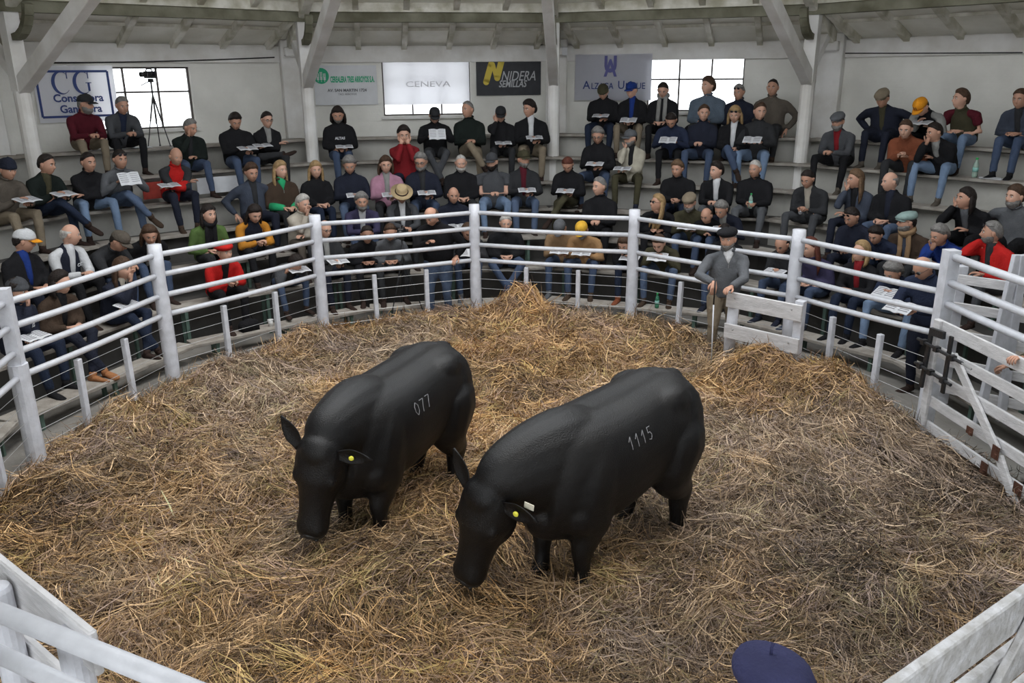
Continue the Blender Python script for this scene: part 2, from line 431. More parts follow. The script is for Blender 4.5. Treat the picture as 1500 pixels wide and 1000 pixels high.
for (px, py, z, h, s) in ((768, 468, .1, .34, .30), (745, 466, .1, .12, .4), (650, 482, .1, .16, .55), (450, 510, .05, .20, .35), (1010, 500, .1, .15, .7), (1110, 560, .05, .32, .33), (1215, 585, .05, .26, .42), (1280, 640, .05, .16, .5),
                          (330, 560, .05, .16, .5), (190, 635, .05, .20, .4), (60, 720, .05, .15, .5), (820, 480, .1, .14, .6), (900, 500, .1, .12, .5), (250, 720, .1, .10, .6), (1090, 700, .1, .08, .6), (560, 850, .1, .06, .5)):
    P = onz(px, py, z); MOUNDS.append((P[0], P[1], h, s))
def ground(x, y):
    r = np.hypot(x, y-CY); e = edge_r(x, y)+.10*(fbm(x*2.3, y*2.3, 5)-.45)*2
    inside = np.clip((e+.02-r)/.45, 0, 1); inside = inside*inside*(3-2*inside)
    h = .0+.17*fbm(x*1.2, y*1.2, 3)+.15*(fbm(x*3.2, y*3.2, 9)-.4)
    for mx, my, mh, ms in MOUNDS: h = h+mh*np.exp(-((x-mx)**2+(y-my)**2)/(2*ms*ms)*1.6)
    return h*inside-.10*(1-inside)
nx = 230
gx = np.linspace(-5.2, 5.4, nx); gy = np.linspace(2.0, 12.6, nx); X, Y = np.meshgrid(gx, gy); Z = ground(X, Y)
V = np.stack([X, Y, Z], -1).reshape(-1, 3); idx_ = np.arange(nx*nx).reshape(nx, nx)
Q = np.stack([idx_[:-1, :-1], idx_[:-1, 1:], idx_[1:, 1:], idx_[1:, :-1]], -1).reshape(-1, 4)
keep = Z.reshape(-1)[Q].max(1) > -.06; Q = Q[keep]
def np_mesh(name, V, Q, mats):
    me = bpy.data.meshes.new(name); me.vertices.add(len(V)); me.vertices.foreach_set('co', V.astype(np.float32).ravel())
    nf = len(Q); k = Q.shape[1]; me.loops.add(nf*k); me.loops.foreach_set('vertex_index', Q.astype(np.int32).ravel())
    me.polygons.add(nf); me.polygons.foreach_set('loop_start', np.arange(0, nf*k, k, dtype=np.int32)); me.polygons.foreach_set('loop_total', np.full(nf, k, np.int32))
    for m in mats: me.materials.append(m)
    me.update(calc_edges=True); return me
M_bed = mat('packed_straw_bed', (.12, .085, .058), 1.0, .05, col2=(.07, .05, .035), nscale=9, bump=1.0, bscale=60)
me = np_mesh('straw_bed', V, Q, [M_bed]); me.polygons.foreach_set('use_smooth', [True]*len(me.polygons))
ob = link('straw_bed', me); tag(ob, 'packed brown straw bed on the floor of the sale ring', 'straw', kind='stuff')

# strands
def hsv_pal(t):
    pass
PAL = np.array([[.33, .27, .24], [.30, .24, .21], [.30, .235, .165], [.40, .31, .19], [.50, .37, .20], [.22, .165, .115], [.58, .47, .32], [.34, .25, .14], [.27, .225, .18], [.37, .33, .17]])
NCL = 5600; PER = 31
NL = 32000
def straw_pos(n):
    # denser close to the camera where single stalks are seen
    out = []
    while sum(len(o) for o in out) < n:
        x = rng.uniform(-4.9, 5.2, n*2); y = rng.uniform(2.3, 12.3, n*2)
        r = np.hypot(x, y-CY); ok = r < edge_r(x, y)-.02+.16*(fbm(x*2.3, y*2.3, 5)-.45)*2
        # camera cone
        u = x/(y*.951+1e-3); ok &= (np.abs(u) < .82)
        ok &= rng.random(len(x)) < np.clip(1.25-.06*y, .35, 1)
        out.append(np.stack([x[ok], y[ok]], 1))
    return np.concatenate(out)[:n]
cl = straw_pos(NCL)
cang = fbm(cl[:, 0]*.9, cl[:, 1]*.9, 21)*9+rng.normal(0, .9, NCL)
ctone = fbm(cl[:, 0]*.8, cl[:, 1]*.8, 33)
bx = np.repeat(cl, PER, 0)+rng.normal(0, .075, (NCL*PER, 2)); an = np.repeat(cang, PER)+rng.normal(0, .30, NCL*PER)
tone = np.repeat(ctone, PER)+rng.normal(0, .12, NCL*PER)
cpal = np.repeat(rng.integers(0, len(PAL), NCL), PER); cc = np.repeat(rng.normal(0, 1.2, NCL), PER)+rng.normal(0, .6, NCL*PER)
NB, PB = 420, 60                      # combed bundles lying on top
bc = straw_pos(NB); ba = fbm(bc[:, 0]*.7+3, bc[:, 1]*.7, 77)*9+rng.normal(0, .6, NB)
off = np.stack([rng.normal(0, .13, NB*PB), rng.normal(0, .05, NB*PB)], 1); bar = np.repeat(ba, PB); bb_ = np.repeat(bc, PB, 0)+np.stack([off[:, 0]*np.cos(bar)-off[:, 1]*np.sin(bar), off[:, 0]*np.sin(bar)+off[:, 1]*np.cos(bar)], 1)
bx = np.concatenate([bx, bb_]); an = np.r_[an, bar+rng.normal(0, .13, NB*PB)]; tone = np.r_[tone, np.repeat(rng.uniform(.3, .8, NB), PB)+rng.normal(0, .08, NB*PB)]; cpal = np.r_[cpal, np.repeat(rng.integers(0, len(PAL), NB), PB)]; cc = np.r_[cc, np.repeat(rng.normal(0, 1.3, NB), PB)+rng.normal(0, .25, NB*PB)]
nbun = len(bx)
lo = straw_pos(NL); bx = np.concatenate([bx, lo]); an = np.r_[an, rng.uniform(0, 6.28, NL)]; tone = np.r_[tone, rng.normal(.5, .2, NL)]; cpal = np.r_[cpal, rng.integers(0, len(PAL), NL)]; cc = np.r_[cc, rng.normal(0, 1.5, NL)]
n = len(bx); far = np.clip((bx[:, 1]-4)/8, 0, 1)
ln = rng.gamma(4, .048, n)*(1.0+.15*far); ln = np.clip(ln, .06, .48)
wd = rng.uniform(.0012, .0034, n)*(1+.75*far)
pit = rng.normal(.05, .30, n); big = rng.random(n) < .08; pit[big] += rng.uniform(.3, .8, big.sum())
lift = rng.gamma(2, .016, n); ln[nbun-NB*PB:nbun] = np.clip(rng.normal(.30, .06, NB*PB), .15, .5); pit[nbun-NB*PB:nbun] *= .35; lift[nbun-NB*PB:nbun] += .02
S = 4
P = np.zeros((n, S, 3)); a = an.copy(); cur = np.stack([bx[:, 0], bx[:, 1]], 1)-np.stack([np.cos(an), np.sin(an)], 1)*ln[:, None]/2
zrel = lift+.008-np.sin(pit)*ln/3
sag = rng.normal(0, .25, n)
for k in range(S):
    P[:, k, :2] = cur; P[:, k, 2] = zrel
    st = ln/(S-1); cur = cur+np.stack([np.cos(a), np.sin(a)], 1)*(st*np.cos(pit))[:, None]; zrel = zrel+np.sin(pit)*st; a = a+cc*ln*1.2; pit = pit-sag*.6
P[:, :, 2] = np.maximum(P[:, :, 2], .004)
g = ground(P[:, :, 0], P[:, :, 1]); out_ = g < -.02; g = np.where(out_, -.018, g)
P[:, :, 2] += g
tdir = P[:, -1]-P[:, 0]; tdir /= np.linalg.norm(tdir, axis=1)[:, None]+1e-9
rv = rng.normal(0, 1, (n, 3)); rv[:, 2] *= .45; sd = np.cross(tdir, np.array([0, 0, 1.])+rv*.7); sd /= np.linalg.norm(sd, axis=1)[:, None]+1e-9
bsel = rng.random(n) < .07; wd[bsel] *= 1.5
tap = np.array([.7, 1, 1, .45])
L_ = P-sd[:, None, :]*(wd[:, None]*tap)[:, :, None]; Rr = P+sd[:, None, :]*(wd[:, None]*tap)[:, :, None]
V = np.stack([L_, Rr], 2).reshape(-1, 3)
b0 = (np.arange(n)*S*2)[:, None]+np.arange(S-1)*2
Q = np.stack([b0, b0+1, b0+3, b0+2], -1).reshape(-1, 4)
colr = PAL[cpal]*(0.10+1.55*np.clip(tone-.05, 0, 1.0)**1.15)[:, None]; colr = colr*rng.uniform(.8, 1.2, n)[:, None]
bright = rng.random(n) < .10; colr[bright] = np.array([.62, .50, .33])*rng.uniform(.75, 1.1, bright.sum())[:, None]
hu = fbm(bx[:, 0]*.7+9, bx[:, 1]*.7, 51)                       # damp greyer and drier golden areas
gold = np.clip((hu-.42)*4, 0, 1)[:, None]; colr = colr*(1-gold*.0)*np.where(gold > 0, 1+gold*np.array([.16, .04, -.16]), 1)
grey = np.clip((.47-hu)*6, 0, 1)[:, None]; lum = colr.mean(1, keepdims=True); colr = colr*(1-grey*.35)+lum*np.array([1.0, .95, .9])*grey*.35
colr = np.clip(colr*1.02*np.array([1.07, .95, .88]), 0, .8)
M_straw = bpy.data.materials.new('straw_stalks'); M_straw.use_nodes = True; nt = M_straw.node_tree; b = nt.nodes['Principled BSDF']
at = nt.nodes.new('ShaderNodeAttribute'); at.attribute_name = 'tone'; nt.links.new(at.outputs['Color'], b.inputs['Base Color']); b.inputs['Roughness'].default_value = .62; b.inputs['Specular IOR Level'].default_value = .25
me = np_mesh('straw', V, Q, [M_straw])
ca = me.color_attributes.new('tone', 'FLOAT_COLOR', 'POINT'); cv = np.ones((len(V), 4), np.float32); cv[:, :3] = np.repeat(colr, S*2, 0); ca.data.foreach_set('color', cv.ravel())
ob = link('straw', me); tag(ob, 'loose golden brown straw stalks strewn thickly over the ring', 'straw', kind='stuff')
# ------------------------------------------------------------------ baking of organic shapes
_bake = []
def organic(name, mb, mats, parent, voxel=.02, smooth=4, fac=.6, sub=0, hollow=None):
    me = mb.mesh(name, mats if isinstance(mats, (list, tuple)) else [mats], True)
    o = link(name, me, parent)
    r = o.modifiers.new('r', 'REMESH'); r.mode = 'VOXEL'; r.voxel_size = voxel; r.use_smooth_shade = True
    s_ = o.modifiers.new('s', 'SMOOTH'); s_.iterations = smooth; s_.factor = fac
    _bake.append(o); return o
def bake_all(after=None):
    global _bake
    bpy.context.view_layer.update(); dg = bpy.context.evaluated_depsgraph_get()
    for o in _bake:
        ev = o.evaluated_get(dg); me = bpy.data.meshes.new_from_object(ev, depsgraph=dg); nm = o.data.name
        mats = list(o.data.materials)
        old = o.data; o.modifiers.clear(); o.data = me; bpy.data.meshes.remove(old); me.name = nm
        if len(me.materials) == 0:
            for m in mats: me.materials.append(m)
        fn = o.get('_post')
    _bake = []

# ------------------------------------------------------------------ the two bulls
M_hide = mat('black_bull_hide', (.0035, .0035, .0042), .42, .32, col2=(.006, .0055, .0055), nscale=4, bump=.3, bscale=120)
M_dusty = mat('dusty_black_hide', (.03, .027, .025), .7, .3, noise=.3, bump=.4, bscale=90)
M_muz = mat('grey_muzzle', (.018, .017, .017), .45, .5, noise=.3, nscale=20, bump=.3)
M_hoof = mat('dark_hoof', (.03, .027, .025), .5, .4)
M_eye = mat('dark_eye', (.006, .005, .005), .25, .4)
M_tag = mat('yellow_ear_tag', (.75, .72, .08), .5, .3)
M_tagw = mat('pale_ear_tag', (.72, .68, .55), .5, .3)
M_brand = mat('clipped_pale_brand', (.20, .20, .21), .8, .2)
def smooth_path(pts, n):
    pts = [np.array(p, float) for p in pts]; out = []
    for i in range(len(pts)-1):
        p0 = pts[max(i-1, 0)]; p1 = pts[i]; p2 = pts[i+1]; p3_ = pts[min(i+2, len(pts)-1)]
        for q in range(n):
            t = q/n; out.append(.5*((2*p1)+(-p0+p2)*t+(2*p0-5*p1+4*p2-p3_)*t*t+(-p0+3*p1-3*p2+p3_)*t**3))
    out.append(pts[-1]); return out
def make_bull(label, loc, yaw, scale, head_yaw, head_pitch, neck, legs, digits, dig_at, ear_tags, group):
    root = thing('bull', label, 'bull', loc, yaw, group)
    root.scale = (scale,)*3
    mb = MB()
    prof = [(-.82, 1.02, .14, .15), (-.78, 1.01, .26, .24), (-.68, 1.0, .345, .30), (-.52, .98, .385, .345), (-.30, .94, .40, .35), (-.08, .905, .415, .365), (.13, .88, .425, .37), (.33, .88, .42, .355), (.48, .88, .41, .325), (.62, .87, .375, .28), (.73, .85, .29, .21)]
    R4 = smooth_path(prof, 3); rings = []
    for (x, zc, rz, ry) in R4:
        ring = []
        for a in np.linspace(0, 2*math.pi, 32, endpoint=False):
            c_, s_ = math.cos(a), math.sin(a); e = .80
            yy = ry*math.copysign(abs(c_)**e, c_); z_ = rz*math.copysign(abs(s_)**(e if s_ > 0 else .95), s_)
            if s_ > 0: z_ -= .02*math.exp(-(yy/.035)**2)*(1 if -.62 < x < .25 else 0)
            ring.append((x, yy, zc+z_))
        rings.append(ring)
    mb.loft(rings)
    for s in (-1, 1):
        mb.ell((-.48, s*.20, 1.20), (.20, .13, .13)); mb.ell((-.62, s*.19, .95), (.22, .165, .36)); mb.ell((-.15, s*.11, 1.20), (.50, .12, .10))
        mb.ell((.36, s*.24, .86), (.24, .13, .34), np.array([[.95, 0, .3], [0, 1, 0], [-.3, 0, .95]])); mb.ell((.46, s*.20, .68), (.19, .14, .20))
        mb.ell((-.76, s*.10, 1.16), (.08, .07, .09))
    mb.ell((.56, 0, .66), (.24, .20, .24)); mb.ell((.42, 0, .52), (.25, .19, .13)); mb.ell((-.25, 0, .55), (.26, .13, .09)); mb.ell((-.72, 0, 1.24), (.13, .10, .10))
    # neck
    NP = smooth_path(neck, 4); mb.tube([p[:3] for p in NP], [(p[3]*.82, p[3]*1.10) for p in NP], 18, side=(0, 1, 0))
    mb.ell((.42, 0, 1.10), (.34, .20, .16))
    # legs
    feet = []
    for i, (fr, s, fx, fy) in enumerate(legs):
        if fr:
            pts = [(.36, s*.10, .95, .10), (.40, s*.18, .82, .18), (.38, s*.20, .60, .16), (.40+fx*.3, s*.19+fy*.3, .46, .115), (.43+fx*.6, s*.18+fy*.6, .34, .085), (.43+fx*.8, s*.18+fy*.8, .22, .060), (.43+fx, s*.18+fy, .12, .062), (.46+fx, s*.18+fy, .04, .072)]
        else:
            pts = [(-.46, s*.12, 1.08, .10), (-.55, s*.18, .92, .25), (-.49, s*.21, .68, .205), (-.55+fx*.3, s*.20+fy*.3, .52, .145), (-.63+fx*.5, s*.19+fy*.5, .42, .11), (-.62+fx*.7, s*.185+fy*.7, .28, .08), (-.60+fx, s*.185+fy, .12, .064), (-.57+fx, s*.185+fy, .04, .072)]
        PP = smooth_path(pts, 3); mb.tube([p[:3] for p in PP], [(p[3]*.92, p[3]*1.08) for p in PP], 12, side=(0, 1, 0)); feet.append(PP[-1])
    # head
    pol = np.array(neck[-1][:3])
    fx_ = np.array(head_yaw, float); fx_ /= np.linalg.norm(fx_)                  # towards the muzzle
    top = np.array([math.cos(head_pitch), math.sin(head_pitch), 0.]); top = top-fx_*(top@fx_); top /= np.linalg.norm(top); sy = np.cross(top, fx_)
    HS = 1.22
    def HP(l, y, t): return pol+(fx_*l+sy*y+top*t)*HS
    HR = [(-.10, .07, .06, .00), (-.05, .115, .10, .0), (.02, .143, .13, -.01), (.10, .155, .15, -.03), (.18, .150, .165, -.045), (.27, .120, .145, -.045), (.36, .104, .115, -.03), (.44, .096, .095, -.016), (.51, .103, .088, -.010), (.56, .090, .072, -.010), (.585, .045, .04, -.01)]
    rings = []
    for (l, wy, dt, ct) in smooth_path(HR, 2):
        ring = []
        for a in np.linspace(0, 2*math.pi, 20, endpoint=False):
            c_, s_ = math.cos(a), math.sin(a)
            ring.append(HP(l, wy*math.copysign(abs(c_)**.85, c_)*(1-.12*(s_ < 0)*abs(s_)), ct+dt*math.copysign(abs(s_)**.9, s_)))
        rings.append(ring)
    mb.loft(rings)
    mb.ell(HP(-.0, 0, .07), (.12, .125, .08), np.stack([fx_, sy, top]))
    for s in (-1, 1):
        mb.ell(HP(.17, s*.112, .055), (.065, .035, .04), np.stack([fx_, sy, top])); mb.ell(HP(.20, s*.085, -.10), (.15, .07, .12), np.stack([fx_, sy, top]))
        mb.ell(HP(.52, s*.045, .045), (.05, .04, .035), np.stack([fx_, sy, top]))
    body = organic('body', mb, [M_hide], root, .017, 5, .55)
    m2 = MB(); m2.ell(HP(.555, 0, -.005), (.052, .110, .088), np.stack([fx_, sy, top]), 16, 10); obj('muzzle', m2, M_muz, root, True)
    for s in (-1, 1):
        m2 = MB(); m2.ell(HP(.17, s*.124, .05), (.026, .020, .024), np.stack([fx_, sy, top]), 12, 8); obj('eye', m2, M_eye, root, True)
        m2 = MB(); m2.ell(HP(.585, s*.045, .03), (.012, .018, .014), np.stack([fx_, sy, top]), 10, 6); obj('nostril', m2, M_eye, root, True)
        # ears : leaf-like cups
        e0 = HP(.0, s*.125, .035); ed = sy*s*(.95 if s > 0 else .62)+top*(-.10 if s > 0 else .0)-fx_*(.05 if s > 0 else .80); ed /= np.linalg.norm(ed); ew = np.cross(ed, top+fx_*.2); ew /= np.linalg.norm(ew); en = np.cross(ed, ew)
        rings = []
        for q, wv in zip(np.linspace(-.02, .25, 9), (.035, .045, .058, .066, .064, .056, .042, .024, .004)):
            ring = []
            for a in np.linspace(0, 2*math.pi, 12, endpoint=False):
                c_, s2 = math.cos(a), math.sin(a); ring.append(e0+ed*q+ew*wv*c_+en*(s2*.010+.35*wv*(1-c_*c_)-.012))
            rings.append(ring)
        m2 = MB(); m2.loft(rings); ea = obj('ear', m2, M_hide, root, True)
        if s in ear_tags:
            tg = MB(); tg.ell(e0+ed*.10+en*(-.02), (.018, .018, .006), np.stack([ed, ew, en]), 10, 6)
            for sg in (-1, 1): tg.ell(e0+ed*.10+en*(.028*sg), (.020, .020, .006), np.stack([ed, ew, en]), 10, 6)
            obj('ear_tag', tg, M_tag, ea, True)['label'] = 'small yellow ear tag'
            if ear_tags[s] > 1:
                tg = MB(); tg.box(e0+ed*.16-ew*.055+en*.03, (.07, .05, .006), np.stack([ed, ew, en])); obj('ear_tag', tg, M_tagw, ea, bevel=.004)['label'] = 'pale flat ear tag'
    # hooves
    for p in feet:
        m2 = MB()
        for s in (-1, 1):
            c0 = np.array([p[0]+.01, p[1]+s*.030, 0]); rings = []
            for z, rx, ry in ((.0, .072, .033), (.03, .064, .031), (.065, .05, .026)):
                rings.append([c0+np.array([rx*math.cos(a)+.012*(1-z*12), ry*math.sin(a), z]) for a in np.linspace(0, 2*math.pi, 12, endpoint=False)])
            m2.loft(rings)
        obj('hoof', m2, M_hoof, root, True)
    # tail
    m2 = MB(); TP = smooth_path([(-.70, 0, 1.27), (-.82, .0, 1.23), (-.865, .01, 1.05), (-.87, .02, .75), (-.86, .03, .50)], 4)
    m2.tube(TP, list(np.linspace(.050, .018, len(TP))), 10); tl = obj('tail', m2, M_hide, root, True)
    m2 = MB()
    for q in range(26):
        a = rng.uniform(0, 6.28); r = rng.uniform(0, .022); b_ = np.array([-.86+r*math.cos(a), .03+r*math.sin(a), .56]); L = rng.uniform(.2, .32)
        m2.tube([b_, b_+np.array([r*.8*math.cos(a), r*.8*math.sin(a), -L*.5]), b_+np.array([r*.3*math.cos(a), r*.3*math.sin(a), -L])], [.008, .010, .002], 5)
    obj('tail_switch', m2, M_hide, tl, True)
    return root, body, digits, dig_at
DIG = {'0': [[(.5, 1), (.15, .75), (.1, .35), (.45, 0), (.8, .3), (.85, .75), (.5, 1)]], '7': [[(.1, .95), (.85, .95), (.45, .45), (.3, 0)]],
       '1': [[(.15, .65), (.6, 1), (.55, .5), (.5, 0)]], '5': [[(.85, 1), (.25, 1), (.2, .58), (.6, .62), (.85, .35), (.6, .02), (.15, .1)]]}
def brand_marks(root, body, text, side, origin, right, up, size, lw):
    from mathutils.bvhtree import BVHTree
    me = body.data; bv = BVHTree.FromPolygons([v.co[:] for v in me.vertices], [p.vertices[:] for p in me.polygons])
    o3 = np.array(origin, float); r3 = np.array(right, float); u3 = np.array(up, float); nn = np.array([0, side, 0.])
    for i, ch in enumerate(text):
        mb = MB()
        for st in DIG[ch]:
            pts = []
            for q in range(len(st)-1):
                for t in np.linspace(0, 1, 8)[:-1]: pts.append(np.array(st[q])*(1-t)+np.array(st[q+1])*t)
            pts.append(np.array(st[-1])); W = []
            for p in pts:
                P = o3+r3*(i*size*.78+p[0]*size*.6)+u3*p[1]*size+nn*.6
                hit = bv.ray_cast(Vector(P), Vector(-nn))
                if hit[0] is not None: W.append(np.array(hit[0])+np.array(hit[1])*.0015)
            if len(W) > 2: mb.tube(W, [lw*(.6+.4*random.random()) for _ in W], 5)
        obj('brand_digit', mb, M_brand, root, True)

neck1 = [(.0, 0, .86, .10), (.22, 0, .93, .29), (.42, 0, .98, .335), (.62, -.02, .99, .315), (.79, -.05, .98, .275), (.93, -.08, .95, .225), (1.02, -.115, .89, .15)]
B1 = make_bull('black polled bull on the right, branded 1115, head down in the straw', (.67, 5.365, .03), D2R(-137.2), 1.0, (.10, -.15, -.74), D2R(12), neck1,
               [(1, 1, .0, .0), (1, -1, .06, .02), (0, 1, -.07, .0), (0, -1, .10, -.01)], None, None, {1: 2}, 'black bulls in the ring')
neck2 = [(.0, 0, .86, .10), (.20, 0, .94, .29), (.38, 0, 1.0, .335), (.56, .02, 1.03, .31), (.70, .04, 1.04, .27), (.82, .05, 1.03, .225), (.90, .06, 1.0, .15)]
B2 = make_bull('black polled bull on the left, branded 077, facing the camera', (-.965, 6.06, .03), D2R(-120), .975, (.10, -.09, -.74), D2R(18), neck2,
               [(1, 1, .02, .0), (1, -1, .02, .0), (0, 1, .0, .0), (0, -1, .05, -.01)], None, None, {1: 1}, 'black bulls in the ring')
bake_all()
brand_marks(B1[0], B1[1], '1115', 1, (.16, 0, 1.06), (-1, 0, .06), (.10, 0, 1), .085, .004)
brand_marks(B2[0], B2[1], '077', 1, (.14, 0, 1.02), (-1, 0, .1), (.12, 0, 1), .10, .004)
# ------------------------------------------------------------------ people
SKIN = {}
def skin_m(k):
    c = {'l': (.58, .34, .25), 'm': (.48, .265, .185), 'd': (.33, .175, .12)}[k]
    return [mat('skin_'+k, c, .55, .35, noise=.12, nscale=12), mat('eye_white', (.6, .58, .55), .3, .5), mat('dark_pupil', (.02, .015, .012), .2, .6), mat('lips_'+k, tuple(x*.72 for x in c), .5, .3)]
CLOTH = {
 'black': (.012, .012, .014), 'navy': (.017, .020, .034), 'darkblue': (.022, .030, .060), 'beretblue': (.040, .042, .105), 'jeans': (.060, .085, .145), 'palejeans': (.17, .24, .36), 'midjeans': (.09, .125, .20), 'darkjeans': (.018, .026, .050),
 'charcoal': (.030, .031, .034), 'grey': (.11, .115, .125), 'midgrey': (.065, .068, .075), 'lightgrey': (.26, .26, .25), 'slate': (.05, .06, .085), 'purple': (.045, .04, .085), 'blue': (.03, .07, .30), 'royal': (.015, .04, .20),
 'red': (.50, .018, .016), 'maroon': (.085, .010, .018), 'brick': (.21, .045, .025), 'redsweat': (.22, .015, .02), 'pink': (.42, .22, .30), 'green': (.09, .15, .045), 'brightgreen': (.03, .38, .16), 'darkgreen': (.012, .017, .015),
 'olive': (.060, .055, .032), 'brown': (.055, .036, .025), 'khaki': (.22, .18, .13), 'tan': (.28, .18, .10), 'camel': (.36, .21, .10), 'beige': (.42, .39, .32), 'stone': (.34, .32, .26), 'mustard': (.52, .22, .03), 'orange': (.75, .30, .02),
 'white': (.62, .63, .65), 'cream': (.42, .38, .32), 'rust': (.22, .07, .035), 'palegreen': (.26, .36, .34), 'boot': (.36, .16, .07), 'darkleather': (.035, .022, .018), 'straw': (.50, .38, .22), 'puffy': (.10, .13, .17), 'greybrown': (.10, .085, .07), 'yellow': (.72, .42, .05)}
def cm(c): return mat('cloth_'+c, CLOTH[c], .88, .18, noise=.22, nscale=7, bump=.45, bscale=55)
HAIRC = {'dark': (.018, .012, .010), 'brown': (.07, .038, .022), 'grey': (.22, .21, .20), 'white': (.50, .48, .45), 'blond': (.38, .25, .12), 'auburn': (.12, .035, .022), 'ltbrown': (.15, .09, .05)}
def hm(c): return mat('hair_'+c, HAIRC[c], .6, .3, noise=.35, nscale=30, bump=.7, bscale=70)
M_paper = mat('printed_paper', (.66, .67, .70), .7, .2, noise=.12, nscale=20)
M_glass_d = mat('dark_lens', (.01, .01, .015), .1, .7)
M_sole = mat('pale_sole', (.5, .5, .48), .7, .2)

# head template: front is +y, origin at the head centre, chin at -.118
def head_shape():
    NU, NV = 30, 24; V = []
    for j in range(NV+1):
        ph = -math.pi/2+math.pi*j/NV
        for i in range(NU):
            t = 2*math.pi*i/NU; th = t+.45*math.sin(t*1.0)*0
            th = t-.38*math.sin(2*t)*0
            # more columns at the face (th = pi/2)
            th = t+.5*math.cos(t)
            x = math.cos(ph)*math.cos(th); y = math.cos(ph)*math.sin(th); z = math.sin(ph)
            V.append((x, y, z))
    V = np.array(V); x, y, z = V.T
    zz = z*.122; lo = np.clip(-z, 0, 1)
    xx = x*.078*(1-.22*lo**1.6)*(1+.04*np.clip(z, 0, 1)); yy = y*.098
    back = y < 0
    yy = np.where(back, yy*(1-.20*lo**1.2), yy*(1+.06*lo))
    face = np.clip(y*2.2, 0, 1)
    yy = np.where(~back, np.minimum(yy, .088+.0*yy)+.25*np.maximum(yy-.088, 0), yy)
    g = lambda cx, cz, sx, sz: np.exp(-((xx-cx)/sx)**2-((zz-cz)/sz)**2)*face
    yy = yy+.030*g(0, -.022, .012, .016)+.016*g(0, .002, .010, .024)            # nose
    yy = yy-.014*(g(.031, .014, .015, .012)+g(-.031, .014, .015, .012))            # eye sockets
    yy = yy+.007*(g(.028, .034, .022, .009)+g(-.028, .034, .022, .009))            # brow
    yy = yy+.010*(g(0, -.058, .020, .006)+g(0, -.070, .018, .006))                 # lips
    yy = yy+.012*g(0, -.100, .022, .018)+.004*(g(.045, -.015, .018, .02)+g(-.045, -.015, .018, .02))
    P = np.stack([xx, yy, zz], 1)
    Fc = []; Mi = []
    for j in range(NV):
        for i in range(NU):
            q = (j*NU+i, j*NU+(i+1) % NU, (j+1)*NU+(i+1) % NU, (j+1)*NU+i); Fc.append(q)
            c = P[list(q)].mean(0); Mi.append(3 if (abs(c[0]) < .024 and -.073 < c[2] < -.054 and c[1] > .07) else 0)
    return P, Fc, Mi
HV, HF, HM = head_shape()
HDIR = np.array([v/np.linalg.norm(v) for v in HV])
def head_mb():
    mb = MB(); mb.v = [tuple(p) for p in HV]; mb.f = list(HF); mb.m = list(HM)
    for s in (-1, 1):
        mb.ell((s*.030, .079, .013), (.0125, .010, .0085), nu=8, nv=5, m=1); mb.ell((s*.030, .0865, .013), (.006, .005, .006), nu=6, nv=4, m=2)
        mb.ell((s*.080, -.008, -.002), (.011, .020, .032), np.array([[1, 0, 0], [0, 1, 0], [0, .15, 1.]]), nu=8, nv=6)
        mb.ell((s*.086, -.014, .006), (.008, .016, .020), nu=8, nv=5)
    return mb
def cap_shell(thick, fn, seed=0):
    """hair-like shell over the head: fn(dir, pos) > 0 where it covers"""
    P = HV; m = np.array([fn(d, p) for d, p in zip(HDIR, P)]); off = np.clip(m, -.012, thick)
    nz = np.array([vnoise(p[0]*45+seed, p[2]*45+p[1]*30) for p in P])*.006*(off > .003)
    Q = P+HDIR*(off+nz)[:, None]
    mb = MB(); mb.v = [tuple(p) for p in Q]; mb.f = [f for f in HF if max(m[k] for k in f) > -.004]; mb.m = [0]*len(mb.f)
    return mb
def hair_mb(style, seed=0):
    def line(p):            # hairline height on the face side
        return .088-.066*np.clip((-p[1]+.066)/.07, 0, 1)-.085*np.clip((-p[1]-.01)/.06, 0, 1)
    if style == 'short': mb = cap_shell(.014, lambda d, p: (p[2]-line(p))*.9, seed)
    elif style == 'full': mb = cap_shell(.026, lambda d, p: (p[2]-line(p)+.006)*1.2, seed)
    elif style == 'curly': mb = cap_shell(.034, lambda d, p: (p[2]-line(p)+.01)*1.4, seed)
    elif style == 'fringe': mb = cap_shell(.010, lambda d, p: min((p[2]-line(p))*.8, (.048-p[2])*.8 if p[1] < .06 else -1, .012), seed)
    elif style == 'thin': mb = cap_shell(.007, lambda d, p: (p[2]-line(p)-.012)*.6, seed)
    else:
        mb = cap_shell(.022, lambda d, p: (p[2]-line(p)+.012)*1.2, seed)
        r2 = random.Random(seed); L = {'bob': .16, 'long': .27, 'verylong': .34}[style]
        for i in range(22):
            a = D2R(-25-130/21*i*1.0-0) if False else D2R(205-i*230/21+0)       # from left temple round the back to the right
            a = D2R(195+i*150/21)
            x, y = .086*math.cos(a), .094*math.sin(a)+.012; z0 = .06-.0*i
            l = L*(.85+.3*r2.random()); fl = .02*r2.random()
            pts = [(x*.9, y*.9, .055), (x*1.12, y*1.08, .0), (x*1.22, y*1.05-.005, -l*.45), (x*(1.2+fl*4), y*1.0-.01+fl, -l*.75), (x*1.05, y*.9+fl, -l)]
            mb.tube(pts, [.016, .024, .024, .02, .006], 6)
    if style not in ('fringe',):
        pass
    for s in (-1, 1): mb.tube([(s*.016, .094, .030), (s*.032, .092, .036), (s*.048, .080, .031)], [.0035, .005, .003], 5)
    return mb
def beard_mb(seed=0, th=.013):
    return cap_shell(th, lambda d, p: min((-.030-p[2])*.7 if p[1] < .055 else (-.046-p[2])*.9, (p[1]+.02)*.6), seed)
def cap_dome(z0, th, tiltk=0, flat=1.0, rimr=1.0):
    def fn(d, p): return (p[2]-z0-p[1]*tiltk)*1.5
    mb = cap_shell(th, fn); 
    return mb
